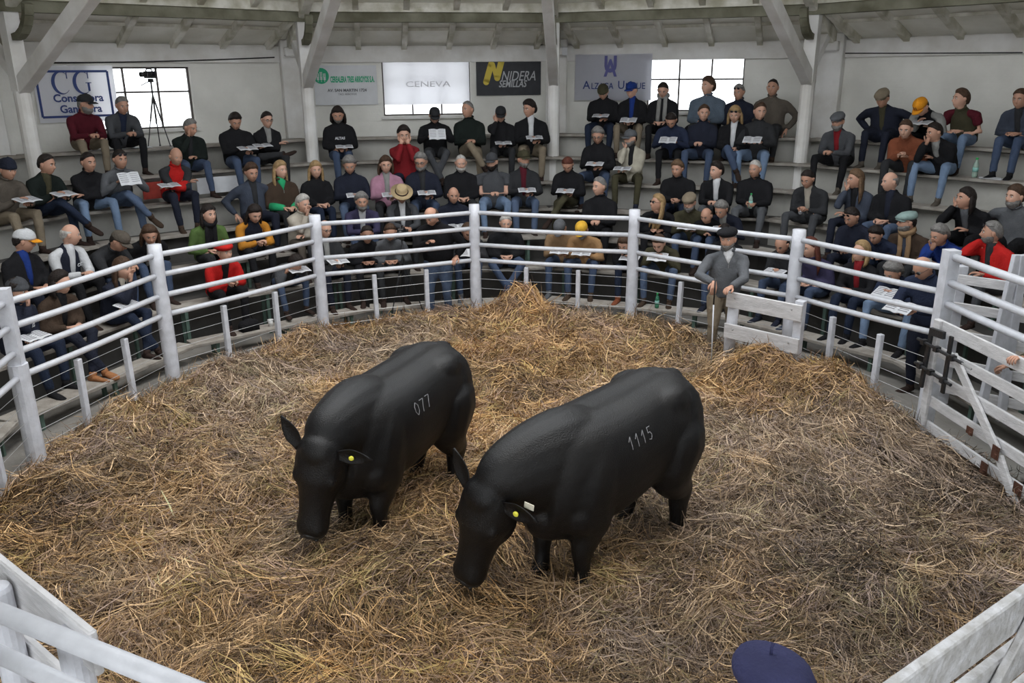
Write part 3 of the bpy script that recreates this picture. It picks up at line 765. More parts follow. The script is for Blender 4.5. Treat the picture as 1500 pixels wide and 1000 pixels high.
def baseball_mb():
    P = MB(); rings = []
    for q, (z, k) in enumerate(((.035, 1.10), (.055, 1.11), (.085, 1.05), (.11, .90), (.13, .62), (.142, .25), (.144, .03))):
        rings.append([(.080*k*math.cos(a), .100*k*math.sin(a)-.002, z+.008*math.sin(a)) for a in np.linspace(0, 2*math.pi, 20, endpoint=False)])
    P.loft(rings); P.ell((0, 0, .148), (.008, .008, .005), nu=8, nv=4)
    return P
def visor_mb(L=.075):
    V = []; n = 9
    for r, dz in ((0, 0), (.5, .004), (1, -.010)):
        for i in range(n):
            a = D2R(25+130*i/(n-1)); x = .084*math.cos(a)*(1-.05*r); y = .102*math.sin(a)+L*r*(math.sin(a)**.6); V.append((x, y, .040+dz-.25*x*x/.08))
    V2 = [(x, y, z+.006) for x, y, z in V]; m = len(V); F2 = []
    for r in range(2):
        for i in range(n-1):
            a, b, c, d = r*n+i, r*n+i+1, (r+1)*n+i+1, (r+1)*n+i; F2 += [(a, d, c, b), (a+m, b+m, c+m, d+m)]
    rim = [i for i in range(n)]+[n+n-1, 3*n-1]+[2*n+i for i in range(n-2, -1, -1)]+[n]
    for a, b in zip(rim, rim[1:]+rim[:1]): F2.append((a, b, b+m, a+m))
    mb = MB(); mb.add(V+V2, F2); return mb
def flatcap_mb():
    P = MB(); rings = []
    for z, kx, ky, cy in ((.040, 1.04, 1.06, 0), (.052, 1.18, 1.22, .010), (.075, 1.26, 1.30, .018), (.098, 1.15, 1.15, .010), (.122, .86, .86, .0), (.132, .4, .4, 0), (.134, .03, .03, 0)):
        rings.append([(.080*kx*math.cos(a), .098*ky*math.sin(a)+cy, z-.14*(.098*ky*math.sin(a)+cy)-.0) for a in np.linspace(0, 2*math.pi, 20, endpoint=False)])
    P.loft(rings); return P
def beanie_mb():
    P = MB(); rings = []
    for z, k in ((.018, 1.08), (.022, 1.16), (.052, 1.16), (.055, 1.11), (.085, 1.04), (.115, .84), (.138, .5), (.147, .15), (.148, .02)):
        rings.append([(.080*k*math.cos(a), .100*k*math.sin(a)-.006, z+.10*math.sin(a)*.1) for a in np.linspace(0, 2*math.pi, 20, endpoint=False)])
    P.loft(rings); return P
def beret_mb():
    P = MB(); rings = []
    for z, k, dx in ((.045, 1.06, 0), (.055, 1.12, 0), (.066, 1.34, .010), (.084, 1.42, .016), (.108, 1.28, .016), (.126, .92, .01), (.137, .42, .006), (.138, .03, .006)):
        rings.append([(.080*k*math.cos(a)+dx, .098*k*math.sin(a)-.004, z-.18*(.080*k*math.cos(a)*.5)) for a in np.linspace(0, 2*math.pi, 22, endpoint=False)])
    P.loft(rings); P.tube([(.006, -.004, .130), (.007, -.004, .158), (.012, -.002, .170)], [.005, .004, .006], 6); return P
def strawhat_mb():
    P = MB(); rings = []
    for z, k in ((.045, 1.06), (.050, 2.00), (.056, 2.02), (.056, 1.10), (.10, 1.04), (.135, .96), (.145, .80), (.132, .35), (.130, .03)):
        rings.append([(.080*k*math.cos(a), .098*k*math.sin(a), z+(.012*abs(math.cos(a))*(k > 1.5))) for a in np.linspace(0, 2*math.pi, 24, endpoint=False)])
    P.loft(rings); return P
def toe(x, z): return (x, .100*math.sqrt(max(0, 1-(x/.09)**2))*(1.10 if z < .075 else 1.03 if z < .09 else .93)+.006, z)
def glasses_mb(up=False):
    mb = MB(); z = .016 if not up else .082; y = .099 if not up else .086
    for s in (-1, 1):
        ang = np.linspace(0, 2*math.pi, 11); mb.tube([(s*.031+.021*math.cos(a), y, z+.015*math.sin(a)) for a in ang], .0026, 4, cap=False)
        mb.tube([(s*.052, y-.002, z+.004), (s*.082, .03, z+.004), (s*.083, -.01, z)], .0024, 4)
    mb.tube([(-.010, y+.002, z), (.010, y+.002, z)], .0026, 4); return mb
def lens_mb(up=False):
    mb = MB(); z = .016 if not up else .082; y = .099 if not up else .086
    for s in (-1, 1): mb.ell((s*.031, y, z), (.020, .003, .014), nu=10, nv=4)
    return mb

def hand_mb(side, curl=.8, w=1.0):
    """palm + four fingers + thumb; origin at the wrist, fingers along +x, palm facing -z, thumb towards +y*side"""
    mb = MB(); s = side
    mb.tube([(-.02, 0, 0), (.02, 0, 0), (.06, 0, .002), (.088, 0, 0)], [(.026, .018), (.034, .016), (.040, .015), (.038, .012)], 8, side=(0, 1, 0))
    for i, (yo, L) in enumerate(((.028, .070), (.010, .078), (-.009, .072), (-.027, .056))):
        p = np.array([.082, yo*s, .0]); a = 0; pts = [p-np.array([.015, 0, 0]), p]; rd = [.010, .0098]
        for q, fr in enumerate((.42, .32, .26)):
            a -= curl*(.45, .75, .5)[q]; p = p+np.array([math.cos(a), yo*s*.8, math.sin(a)])*L*fr; pts.append(p); rd.append((.009, .0085, .0065)[q])
        mb.tube(pts, rd, 6)
    p = np.array([.015, .028*s, -.004]); pts = [p, p+np.array([.025, .022*s, -.008]), p+np.array([.050, .030*s, -.018]), p+np.array([.070, .026*s, -.030])]
    mb.tube(pts, [.013, .0125, .011, .008], 6)
    return mb
def frame_from(x, zhint):
    x = np.array(x, float); x = x/np.linalg.norm(x); z = np.array(zhint, float); z = z-x*(x@z); z /= np.linalg.norm(z); y = np.cross(z, x); return x, y, z
def place(mb, org, ax):
    V = np.array(mb.v); mb.v = [tuple(p) for p in np.array(org)+V[:, :1]*ax[0]+V[:, 1:2]*ax[1]+V[:, 2:3]*ax[2]]; return mb
def ik(a, b, l1, l2, pole):
    a = np.array(a, float); b = np.array(b, float); d = b-a; L = np.linalg.norm(d); mx = (l1+l2)*.995
    if L > mx: b = a+d/L*mx; d = b-a; L = mx
    L = max(L, abs(l1-l2)+.02)
    u = d/np.linalg.norm(d); p = np.array(pole, float); p = p-u*(u@p); p /= np.linalg.norm(p)+1e-9
    c = (l1*l1+L*L-l2*l2)/(2*l1*L); c = max(-1, min(1, c)); return a+u*l1*c+p*l1*math.sqrt(1-c*c), b
def norm(v): v = np.array(v, float); return v/np.linalg.norm(v)

def person(label, loc, rz, pose, top='black', legs='jeans', arms=None, shirt=None, skin='m', hair='short', hairc='dark', hat=None, hatc='navy', beard=None, lean=15, head=(0, 25), scale=1.0, feet='darkleather',
           knees=.16, glasses=None, scarf=None, emblem=None, print_=None, cuffs=None, group=None, hands_world=None, girth=1.0, spread=.0, twist=0, vneck=False, visor=None, soles=False, cross=None, standing=False, seatz=0, hi=False, tuck=0):
    """pose: arm pose name. lean / head angles in degrees; head = (yaw, pitch down)"""
    root = thing('person', label, 'person', loc, rz, group); root.scale = (scale*1.03,)*3; scale = scale*1.03
    L = D2R(lean); G = girth*1.05
    if standing: P0 = np.array([0, 0, .93])
    else: P0 = np.array([0, 0, .105])
    d1 = np.array([0, math.sin(L*.75), math.cos(L*.75)]); d2 = np.array([0, math.sin(L*1.15), math.cos(L*1.15)])
    ch = P0+d1*.25; nk = ch+d2*.25; nd = np.array([0, math.sin(L*1.15+.12), math.cos(L*1.15+.12)])
    fwd2 = np.array([0, d2[2], -d2[1]]); fwd1 = np.array([0, d1[2], -d1[1]])
    hy, hp = D2R(head[0]), D2R(head[1]*.85-5)
    hyv = np.array([math.sin(hy)*math.cos(hp), math.cos(hy)*math.cos(hp), -math.sin(hp)]); hxv = norm(np.cross(hyv, [0, 0, 1.])); hzv = np.cross(hxv, hyv)
    hc = nk+nd*.055+hzv*.105+hyv*.02
    hax = (hxv, hyv, hzv)
    toh = lambda v: hc+hxv*v[0]+hyv*v[1]+hzv*v[2]
    # arms
    sh = {s: nk-d2*.088+np.array([s*.172*G, 0, 0]) for s in (-1, 1)}
    H = {}; pole = {}
    zt = .60 if standing else 0
    for s in (-1, 1): H[s] = np.array([s*.10, .33, .24]); pole[s] = np.array([s*.7, -.5, -.6])
    if pose == 'lap': H = {s: np.array([s*.07, .30, .235]) for s in (-1, 1)}
    elif pose == 'clasp':
        b = nk+np.array([0, .22+.1*math.sin(L), -.30]); b[2] = max(b[2], .26); b[1] = max(b[1], .34)
        H = {s: b+np.array([s*.035, 0, 0]) for s in (-1, 1)}
    elif pose == 'book':
        b = np.array([0, .36+.10*math.sin(L), .33]); H = {s: b+np.array([s*.11, 0, 0]) for s in (-1, 1)}
    elif pose == 'write':
        b = np.array([0, .34+.08*math.sin(L), .28]); H = {1: b+np.array([.05, .0, .05]), -1: b+np.array([-.10, 0, 0])}
    elif pose == 'read':
        b = np.array([.0, .42, .42]); H = {s: b+np.array([s*.12, 0, 0]) for s in (-1, 1)}
    elif pose == 'cross':
        b = ch+fwd1*.20+np.array([0, 0, .02]); H = {1: b+np.array([-.15, -.01, .02]), -1: b+np.array([.15, .02, -.02])}; pole = {s: np.array([s*1.2, .2, -.8]) for s in (-1, 1)}
    elif pose == 'chin':
        H = {1: toh((.015, .115, -.125)), -1: np.array([.06, .28, .26])}; pole[1] = np.array([.3, .3, -1.])
    elif pose == 'cheek':
        H = {1: toh((.085, .07, -.09)), -1: np.array([-.04, .30, .25])}; pole[1] = np.array([.5, .3, -1.])
    elif pose == 'bothface':
        H = {s: toh((s*.05, .10, -.09)) for s in (-1, 1)}; pole = {s: np.array([s*.4, .3, -1.]) for s in (-1, 1)}
    elif pose == 'knees': H = {s: np.array([s*knees*1.05, .40, .225]) for s in (-1, 1)}
    elif pose == 'hip': H = {-1: np.array([-.26, .05, .12]), 1: np.array([.10, .33, .24])}; pole[-1] = np.array([-1, -.5, .3])
    elif pose == 'sides': H = {s: np.array([s*.27, .06, .16]) for s in (-1, 1)}
    elif pose == 'hold':
        H = {1: np.array([.02, .40, .28]), -1: np.array([-.07, .37, .26])}
    elif pose == 'lean_gate':            # the handler: one hand on the stick, one over the board
        H = {-1: np.array([-.13, .30, 1.02]), 1: np.array([.17, .32, .93])}; pole = {s: np.array([s*1., -.5, -.3]) for s in (-1, 1)}
    elif pose == 'camera': H = {1: np.array([.06, .42, 1.22]), -1: np.array([-.30, .28, 1.0])}
    elif pose == 'standread': b = nk+np.array([0, .34, -.30]); H = {s: b+np.array([s*.10, 0, 0]) for s in (-1, 1)}
    elif pose == 'reach': H = {-1: np.array([-.28, .60, 1.12]), 1: np.array([.22, .48, 1.18])}
    elif pose == 'standdown': H = {s: np.array([s*.26, .05, .80]) for s in (-1, 1)}
    if hands_world:
        c_, s_ = math.cos(rz), math.sin(rz)
        for s, wp in hands_world.items():
            d = np.array(wp)-np.array(loc); H[s] = np.array([c_*d[0]+s_*d[1], -s_*d[0]+c_*d[1], d[2]])/scale
    E_, W_ = {}, {}
    for s in (-1, 1): E_[s], W_[s] = ik(sh[s], H[s], .285, .265, pole[s])
    # legs
    hipj = {s: P0+np.array([s*.095, .01, -.005]) for s in (-1, 1)}; K, A = {}, {}
    sw = spread
    for s in (-1, 1):
        if standing:
            A[s] = np.array([s*(.12+spread), .02*s, .09]); K[s], _ = ik(hipj[s], A[s], .43, .42, (s*.1, 1, 0))
        else:
            K[s] = np.array([s*knees, .43, .135+.015]); A[s] = np.array([s*(knees*.85+sw), .475+tuck+.03*s, -.30])
    if cross == 'four': K[1] = np.array([.24, .38, .19]); A[1] = np.array([-.12, .42, .215])
    if cross == 'over': K[1] = np.array([.02, .45, .245]); A[1] = np.array([-.17, .66, -.08]); K[-1] = np.array([-.10, .44, .14])
    if cross == 'over2': K[-1] = np.array([-.02, .45, .245]); A[-1] = np.array([.17, .66, -.08]); K[1] = np.array([.10, .44, .14])
    if cross == 'ankles': A[1] = np.array([-.05, .58, -.29]); A[-1] = np.array([.06, .53, -.30])
    # ---- body (one continuous figure under the clothes, with head and hands)
    bm_ = MB()
    bm_.tube([P0-d1*.06, P0+d1*.05, ch, nk-d2*.06, nk+d2*.0, nk+nd*.08+hyv*.012, hc-hzv*.05], [(.12*G, .09*G), (.14*G, .10*G), (.15*G, .10*G), (.13*G, .075), (.06, .06), (.053, .056), (.050, .055)], 12, side=(1, 0, 0))
    for s in (-1, 1):
        bm_.tube([nk-d2*.06+np.array([s*.06, 0, 0]), sh[s], E_[s], W_[s]], [.045, .050, .038, .026], 8)
        bm_.tube([hipj[s], K[s], A[s]], [.075, .050, .034], 8); 
    bod = organic('body', bm_, skin_m(skin), root, .036 if not hi else .02, 2, .4)
    hd = place(head_mb(), hc, hax)
    hax = tuple(a*1.07 for a in hax)
    hd = place(head_mb(), hc, hax)
    for s in (-1, 1):
        fa = norm(W_[s]-E_[s])
        zh = np.array([0, 0, 1.])
        if pose in ('chin', 'cheek', 'bothface') and (s == 1 or pose == 'bothface'): fa = norm(fa+hzv*.4); zh = -hyv*1.0
        if pose == 'lean_gate' and s == 1: fa = norm([.1, .5, -.8]); zh = np.array([0, 1, .4])
        hx = frame_from(fa, zh+np.array([0, .02, 0])); hd.join(place(hand_mb(-s, .7 if pose not in ('clasp', 'hold', 'reach') else 1.25), W_[s], hx))
    bod['_n'] = 1; EXTRA.append((bod, hd))
    # ---- clothes
    jm = MB(); am = MB()
    jr = [(.175*G, .135*G), (.185*G, .145*G), (.183*G, .138*G), (.182*G, .135*G), (.142*G, .112), (.095, .085), (.070, .066)]
    jm.tube([P0-d1*.05, P0+d1*.06, P0+d1*.16, ch, nk-d2*.085, nk-d2*.015, nk+nd*.045], jr, 16, side=(1, 0, 0))
    if pose != 'x' and not standing: jm.ell(P0+np.array([0, .05, .03]), (.18*G, .14*G, .09))
    sl = am if arms else jm
    for s in (-1, 1):
        md = (sh[s]+E_[s])/2
        we = W_[s]-norm(W_[s]-E_[s])*.015
        if arms == 'short': W2 = E_[s]
        ud = norm(E_[s]-sh[s]); sl.tube([nk-d2*.03+np.array([s*.03, 0, 0]), nk-d2*.055+np.array([s*.10*G, 0, 0]), sh[s]+np.array([s*.012, 0, 0])+ud*.01, sh[s]+ud*.06+np.array([s*.008, 0, 0]), md, E_[s], (E_[s]+we)/2, we], [.05, .058, .064, .070, .068, .062, .056, .042], 10)
    kw = dict(voxel=.0275 if not hi else .016, smooth=3, fac=.5)
    jk = organic('jacket', jm, cm(top), root, **kw); _folds.append((jk, .005))
    if arms and arms != 'bare':
        if arms.startswith('short_'):
            am = MB()
            for s in (-1, 1): am.tube([nk-d2*.07, nk-d2*.06+np.array([s*.10*G, 0, 0]), sh[s]+np.array([s*.012, 0, 0]), sh[s]*.45+E_[s]*.55], [.05, .064, .078, .070], 10)
        sv = organic('sleeves', am, cm(arms.replace('short_', '')), root, **kw); sv['label'] = '%s sleeves' % arms.replace('short_', ''); _folds.append((sv, .004))
    if cuffs:
        for s in (-1, 1):
            cf = MB(); dv = norm(W_[s]-E_[s]); cf.tube([E_[s]+dv*.04, (E_[s]+W_[s])/2, W_[s]-dv*.005], [.064, .060, .046], 10); obj('cuff', cf, cm(cuffs), root, True)['label'] = 'bright green forearm sleeve' if 'green' in cuffs else '%s forearm sleeve' % cuffs
    tm = MB(); tm.tube([P0+d1*.10, P0+d1*.0, P0-d1*.05+np.array([0, .0, 0])], [(.155*G, .12*G), (.17*G, .135*G), (.165*G, .12*G)], 14, side=(1, 0, 0))
    for s in (-1, 1):
        md = (hipj[s]+K[s])/2; a2 = A[s]+norm(K[s]-A[s])*.0; m2 = (K[s]+a2)/2
        tm.tube([P0+np.array([s*.06, 0, 0]), hipj[s]+norm(K[s]-hipj[s])*.08, md, K[s], m2, a2], [.09, .098*G, .086*G, .068, .058, .052], 12)
    tr = organic('trousers', tm, cm(legs), root, **kw); _folds.append((tr, .005))
    for s in (-1, 1):
        sm = MB(); fd = np.array([s*.18, 1, -.02])
        if not standing and K[s][2]-A[s][2] < .15: fd = np.array([-.9*s, .25, .45]); 
        elif cross in ('over', 'over2') and ((cross == 'over') == (s == 1)): fd = np.array([-s*.3, .85, -.45])
        up = norm(K[s]-A[s]) if K[s][2]-A[s][2] >= .15 else np.array([0, .4, .9])
        fx, fy2, fz = frame_from(fd, up if standing is False else (0, 0, 1))
        a0 = A[s]
        sm.tube([a0-fx*.045-fz*.055, a0+fx*.0-fz*.045, a0+fx*.06-fz*.05, a0+fx*.13-fz*.062, a0+fx*.19-fz*.068, a0+fx*.215-fz*.072], [(.030, .025), (.038, .042), (.040, .036), (.046, .028), (.038, .020), (.015, .010)], 10, side=fy2)
        sm.tube([a0+fz*.03, a0-fz*.05], [.042, .044], 10)
        so = obj('shoe', sm, cm(feet), root, True)
        if soles:
            s2 = MB(); s2.tube([a0-fx*.055-fz*.084, a0+fx*.05-fz*.085, a0+fx*.14-fz*.088, a0+fx*.212-fz*.088], [(.032, .009), (.042, .010), (.047, .010), (.02, .008)], 10, side=fy2); obj('sole', s2, M_sole, so, True)
    if vneck:
        sh2 = MB(); sh2.tube([nk+nd*.06+fwd2*.010, nk-d2*.01+fwd2*.058, nk-d2*.06+fwd2*.082, nk-d2*.12+fwd2*.098], [(.058, .054), (.060, .047), (.036, .036), (.008, .02)], 12, side=(1, 0, 0)); obj('shirt', sh2, cm(shirt), root, True)
        zp = MB(); zp.tube([nk-d2*.115+fwd2*.128, nk-d2*.16+fwd2*.134], .005, 5); obj('zip', zp, M_wire, root)
        cl = MB(); cl.tube([nk+nd*(.045)+np.array([.074*math.cos(a), 0, 0])+np.cross([1, 0, 0], nd)*(-.072*math.sin(a)) for a in np.linspace(math.pi*.62, math.pi*2.38, 12)], .017, 6); obj('collar', cl, cm(top), root, True)
    elif shirt:
        sh2 = MB(); sh2.tube([nk+nd*.055+fwd2*.012, nk-d2*.03+fwd2*.055, nk-d2*.10+fwd2*.088, ch+fwd1*.108*G, P0+d1*.12+fwd1*.115*G], [(.060, .052), (.060, .045), (.048, .040), (.045, .040), (.030, .03)], 10, side=(1, 0, 0))
        obj('shirt', sh2, cm(shirt), root, True)
    else:
        cl = MB(); cl.tube([nk+nd*(.045)+np.array([.066*math.cos(a), 0, 0])+nd*.008+np.cross([1, 0, 0], nd)*(-.064*math.sin(a)) for a in np.linspace(0, 2*math.pi, 13)], .014, 6, cap=False); obj('collar', cl, cm(top), root, True)
    if scarf:
        sc = MB()
        for q in range(2): sc.tube([nk+nd*(.05+.02*q)+np.array([(.082)*math.cos(a), 0, 0])+np.cross([1, 0, 0], nd)*(-.080*math.sin(a))+d2*.006*math.sin(3*a+q) for a in np.linspace(0, 2*math.pi, 15)], .030, 8, cap=False)
        for s in (-1, 1): sc.tube([nk+np.array([s*.05, 0, 0])+fwd2*.07+nd*.04, nk-d2*.10+np.array([s*.055, 0, 0])+fwd2*.115, ch+np.array([s*.055, 0, 0])+fwd1*.155*G, ch-d1*.13+np.array([s*.06, 0, 0])+fwd1*.16*G], [(.034, .02), (.036, .014), (.036, .012), (.034, .010)], 8, side=(1, 0, 0))
        obj('scarf', sc, cm(scarf), root, True)
    if print_:
        txt, tx, tz, sz_, colr_ = print_
        cu = bpy.data.curves.new('print', 'FONT'); cu.body = txt; cu.size = sz_; cu.extrude = .002; cu.align_x = 'CENTER'; cu.resolution_u = 2; cu.offset = .002
        tmp = bpy.data.objects.new('tmp', cu); COL.objects.link(tmp); bpy.context.view_layer.update(); pm = bpy.data.meshes.new_from_object(tmp.evaluated_get(bpy.context.evaluated_depsgraph_get())); bpy.data.objects.remove(tmp)
        Vp = np.array([v.co[:] for v in pm.vertices]); base = ch+fwd1*(.150*G)+np.array([tx, 0, 0])+d1*tz
        Wp = base-Vp[:, :1]*np.array([1., 0, 0])+Vp[:, 1:2]*d1+Vp[:, 2:3]*fwd1-fwd1*((Vp[:, :1]-tx)**2*1.4)
        pm.vertices.foreach_set('co', Wp.astype(np.float32).ravel()); pm.materials.clear(); pm.materials.append(colr_); link('chest_print', pm, root)
    sd = int(abs(loc[0]*977+loc[1]*131)) % 1000
    if hair: obj('hair', place(hair_mb(hair if not hat or hair in ('long', 'bob', 'verylong', 'fringe') else 'fringe' if hair in ('thin',) else 'short', sd), hc, hax) if not (hat and hair in ('short', 'full', 'thin')) else place(hair_mb('fringe', sd), hc, hax), hm(hairc), root, True)
    if beard: obj('beard', place(beard_mb(sd, .016 if beard != 'stubble' else .004), hc, hax), hm(beard if beard in HAIRC else 'grey'), root, True)
    if hat:
        fn = {'cap': baseball_mb, 'flat': flatcap_mb, 'beanie': beanie_mb, 'beret': beret_mb, 'straw': strawhat_mb}[hat]
        ho = obj({'cap': 'cap', 'flat': 'flat_cap', 'beanie': 'beanie', 'beret': 'beret', 'straw': 'straw_hat'}[hat], place(fn(), hc, hax), cm(hatc), root, True)
        if hat in ('cap', 'flat'): obj('visor', place(visor_mb(.075 if hat == 'cap' else .035), hc, hax), cm(visor or hatc), ho, True)
        if emblem:
            em = MB(); pts = [toe(x, z) for x, z in ((-.020, .060), (-.010, .098), (.012, .066), (.022, .104))]; em.tube(pts, .0045, 5); obj('cap_emblem', place(em, hc, hax), M_black, ho, True)
        if hat == 'straw':
            bd = MB(); bd.tube([(.088*math.cos(a), .107*math.sin(a), .066) for a in np.linspace(0, 2*math.pi, 21)], .011, 5, cap=False); obj('hat_band', place(bd, hc, hax), cm('darkleather'), ho, True)
    if glasses:
        up = glasses.endswith('up'); go = obj('glasses', place(glasses_mb(up), hc, hax), M_black, root)
        if glasses.startswith('sun'): obj('lens', place(lens_mb(up), hc, hax), M_glass_d, go, True)
    info = dict(root=root, W=W_, E=E_, hc=hc, hax=hax, nk=nk, ch=ch, fwd=fwd1, loc=np.array(loc), rz=rz, scale=scale, d1=d1)
    return info
EXTRA = []; _folds = []
def finish_people():
    bake_all()
    for o, mb in EXTRA:                       # head and hands join the body mesh
        me = o.data; bm = bmesh.new(); bm.from_mesh(me); vs_ = [bm.verts.new(v) for v in mb.v]
        for f, m in zip(mb.f, mb.m):
            try: q = bm.faces.new([vs_[i] for i in f]); q.material_index = m; q.smooth = True
            except ValueError: pass
        bm.to_mesh(me); bm.free()
        if '_n' in o: del o['_n']
    for o, amp in _folds:                     # soft folds in the cloth
        me = o.data; n = len(me.vertices); co = np.empty(n*3, np.float32); me.vertices.foreach_get('co', co); co = co.reshape(-1, 3)
        no = np.empty(n*3, np.float32); me.vertices.foreach_get('normal', no); no = no.reshape(-1, 3)
        k = sum(map(ord, o.name)) % 97
        d = (fbm(co[:, 0]*14+co[:, 1]*9+k, co[:, 2]*16+co[:, 1]*12, 3, 3)-.45)*2*amp*1.8
        co += no*d[:, None]; me.vertices.foreach_set('co', co.ravel()); me.update()

def local_to_world(info, p):
    c, s = math.cos(info['rz']), math.sin(info['rz']); k = info['scale']; p = np.array(p)*k
    return info['loc']+np.array([c*p[0]-s*p[1], s*p[0]+c*p[1], p[2]])
def top_of_head(lean, hat):
    L = D2R(lean); d1 = np.array([math.sin(L*.75), math.cos(L*.75)]); d2 = np.array([math.sin(L*1.15), math.cos(L*1.15)]); nd = np.array([math.sin(L*1.15+.12), math.cos(L*1.15+.12)])
    nk = np.array([0, .105])+d1*.25+d2*.25; return nk+nd*.075+np.array([.03, .215+(.022 if hat else .008)])
def seat(px, py, k, hat=None, fixlean=None):
    """seat point on bench k under the head seen at (px, py), with the lean that brings the head to that height"""
    a, z = lev(k); best = None; leans = [fixlean] if fixlean is not None else list(range(4, 62, 2))
    for ln in leans:
        f, h = top_of_head(ln, hat)
        y = 300.
        for _ in range(12):
            P, j = apo(px, y, a-f*.97); y = proj((P[0], P[1], z+h))[1]
        n = face_dir(j); S = np.array([P[0]+n[0]*f*.97, P[1]+n[1]*f*.97, z])
        e = abs(y-py)
        if best is None or e < best[0]: best = (e, ln, S, j, y, h, P)
    e, ln, S, j, y, h, P = best
    sc = 1.0
    if y > py or ln >= 58 or fixlean is not None or ln <= 4:         # scale a little to finish the match
        zt = ray(px, py); t = np.hypot(P[0], P[1])/np.hypot(zt[0], zt[1]); zh = EYE+zt[2]*t; sc = max(.88, min(1.12, (zh-z)/h))
    return S, ln, sc, j
# ------------------------------------------------------------------ the crowd
def booklet(info, kind, who, tilt=None, col=None):
    W = info['W']; m = (W[1]+W[-1])/2; root_l = m+np.array([0, .11, .035])
    if kind == 'one': root_l = W[-1]+np.array([.03, .09, .03])
    p = local_to_world(info, root_l)
    t = thing('booklet', 'white printed catalogue held by the %s' % who, 'booklet', p, info['rz'], 'sale catalogues in the hands of the crowd')
    ti = D2R({'book': 25, 'write': 12, 'one': 10, 'read': 55}.get(kind, 20) if tilt is None else tilt); c, s = math.cos(ti), math.sin(ti)
    for sx in (-1, 1):
        mb = MB(); V = []
        for y in (-.10, .10):
            for q, x in enumerate((0, .05, .10, .148)):
                V.append((sx*x, y*c-(0)*s, y*-s*-1*(-1)+[0, .012, .012, .006][q]))
        V = [(x, y, z) for x, y, z in V]; V2 = [(x, y, z-.006) for x, y, z in V]; m_ = 8
        F2 = [(i, i+1, i+5, i+4) for i in range(3)]; F2 += [(i+m_+4, i+m_+5, i+m_+1, i+m_) for i in range(3)]
        rim = [0, 1, 2, 3, 7, 6, 5, 4]
        for a, b in zip(rim, rim[1:]+rim[:1]): F2.append((b, a, a+m_, b+m_))
        mb.add(V+V2, F2); pg = obj('page', mb, M_paper, t)
        pr = MB()
        for q in range(5):
            yy = -.07+.032*q; pr.box((sx*.075, yy*c, -yy*s+.0135), (.11, .012*c, .0015), (np.array([1., 0, 0]), np.array([0, c, -s]), np.array([0, s, c])))
        obj('print', pr, mat('grey_print', (.20, .20, .22), .8), pg)
    return t
def face_rz(S, j, turn=0):
    c = np.array([0, CY])-S[:2]; c = c/np.linalg.norm(c); n = -face_dir(j); d = norm(c*.5+n*.5); return math.atan2(-d[0], d[1])+D2R(turn)
def P(px, py, k, label, who=None, paper=None, turn=0, fix=None, dz=0, **kw):
    S, ln, sc, j = seat(px, py, k, kw.get('hat'), fix); kw.setdefault('lean', ln); kw.setdefault('scale', sc)
    lo_, hi_ = S[:2], None
    rz = face_rz(S, j, turn); info = person(label, (float(S[0]), float(S[1]), float(S[2])+dz), rz, group='spectators on the benches', **kw)
    if paper: booklet(info, paper, who or label)
    return info
# --- section with the blue lettered banner (left)
P(8, 232, 4, 'man in navy beanie and olive brown jacket at the far left edge', 'man in navy beanie at far left edge', 'write', pose='write', top='greybrown', legs='khaki', hat='beanie', hatc='navy', hair='short')
P(66, 228, 4, 'dark-haired man in black jacket with khaki collar scarf, legs crossed, left end of row', 'man with khaki collar scarf', 'write', pose='write', top='darkgreen', shirt='olive', legs='darkjeans', scarf=None, cross='over', head=(-20, 20))
P(123, 226, 4, 'dark-haired young man in black jacket with arms crossed and pale blue jeans', pose='cross', top='black', legs='palejeans', head=(-10, 15), spread=.05, knees=.2)
P(171, 222, 4, 'man in grey hooded top with sunglasses on his forehead, ankle over knee', 'man with sunglasses on his forehead', 'read', pose='read', top='grey', legs='midjeans', cross='over', feet='brown', glasses='sunup', head=(-5, 15), hairc='dark')
P(254, 217, 4, 'bald man in red and black fleece with dark trousers', 'bald man in red and black fleece', 'one', pose='cross', top='red', arms='charcoal', cuffs='red', legs='navy', hair=None, head=(-5, 25), feet='brown')
P(118, 140, 6, 'man in maroon jacket and charcoal cap, left of the left window', pose='clasp', top='maroon', legs='khaki', hat='cap', hatc='charcoal', beard='grey', head=(-45, 15), hairc='grey', skin='m')
P(175, 143, 6, 'short-haired man in dark grey jacket over blue shirt before the left window', pose='clasp', top='midgrey', shirt='darkblue', legs='black', hairc='grey', knees=.2)
P(274, 175, 5, 'grey-haired man in open dark green jacket with hand on his mouth', pose='cheek', top='darkgreen', shirt='charcoal', legs='jeans', hairc='grey', head=(-25, 30), girth=1.1, spread=.06)
P(343, 165, 5, 'heavy man in black jacket writing on his lap, second from the column', 'heavy man in black jacket under the blank wall', 'write', pose='write', top='black', legs='jeans', head=(5, 40), girth=1.15, hair='full')
P(390, 165, 5, 'dark-haired man in black zip pullover with folded forearms beside the pilaster', 'man in black zip pullover beside the pilaster', 'one', pose='cross', top='black', shirt='lightgrey', legs='charcoal', cross='four', head=(-5, 22), skin='l', glasses='plain')
P(367, 240, 3, 'dark-haired older man in slate blue sweater, left of the woman in green', pose='sides', top='slate', legs='navy', hairc='brown', hair='full', shirt='charcoal')
P(410, 238, 3, 'blond woman with bright green sleeves under a dark brown vest', pose='lap', top='brown', cuffs='brightgreen', shirt='brightgreen', vneck=True, scarf=None, legs='charcoal', hair='long', hairc='blond', skin='l', head=(-15, 10), knees=.1)
P(463, 238, 3, 'blond woman in black top and navy jeans left of the curly grey-haired man', pose='lap', top='black', legs='darkjeans', hair='long', hairc='blond', skin='l', head=(10, 15), knees=.1)
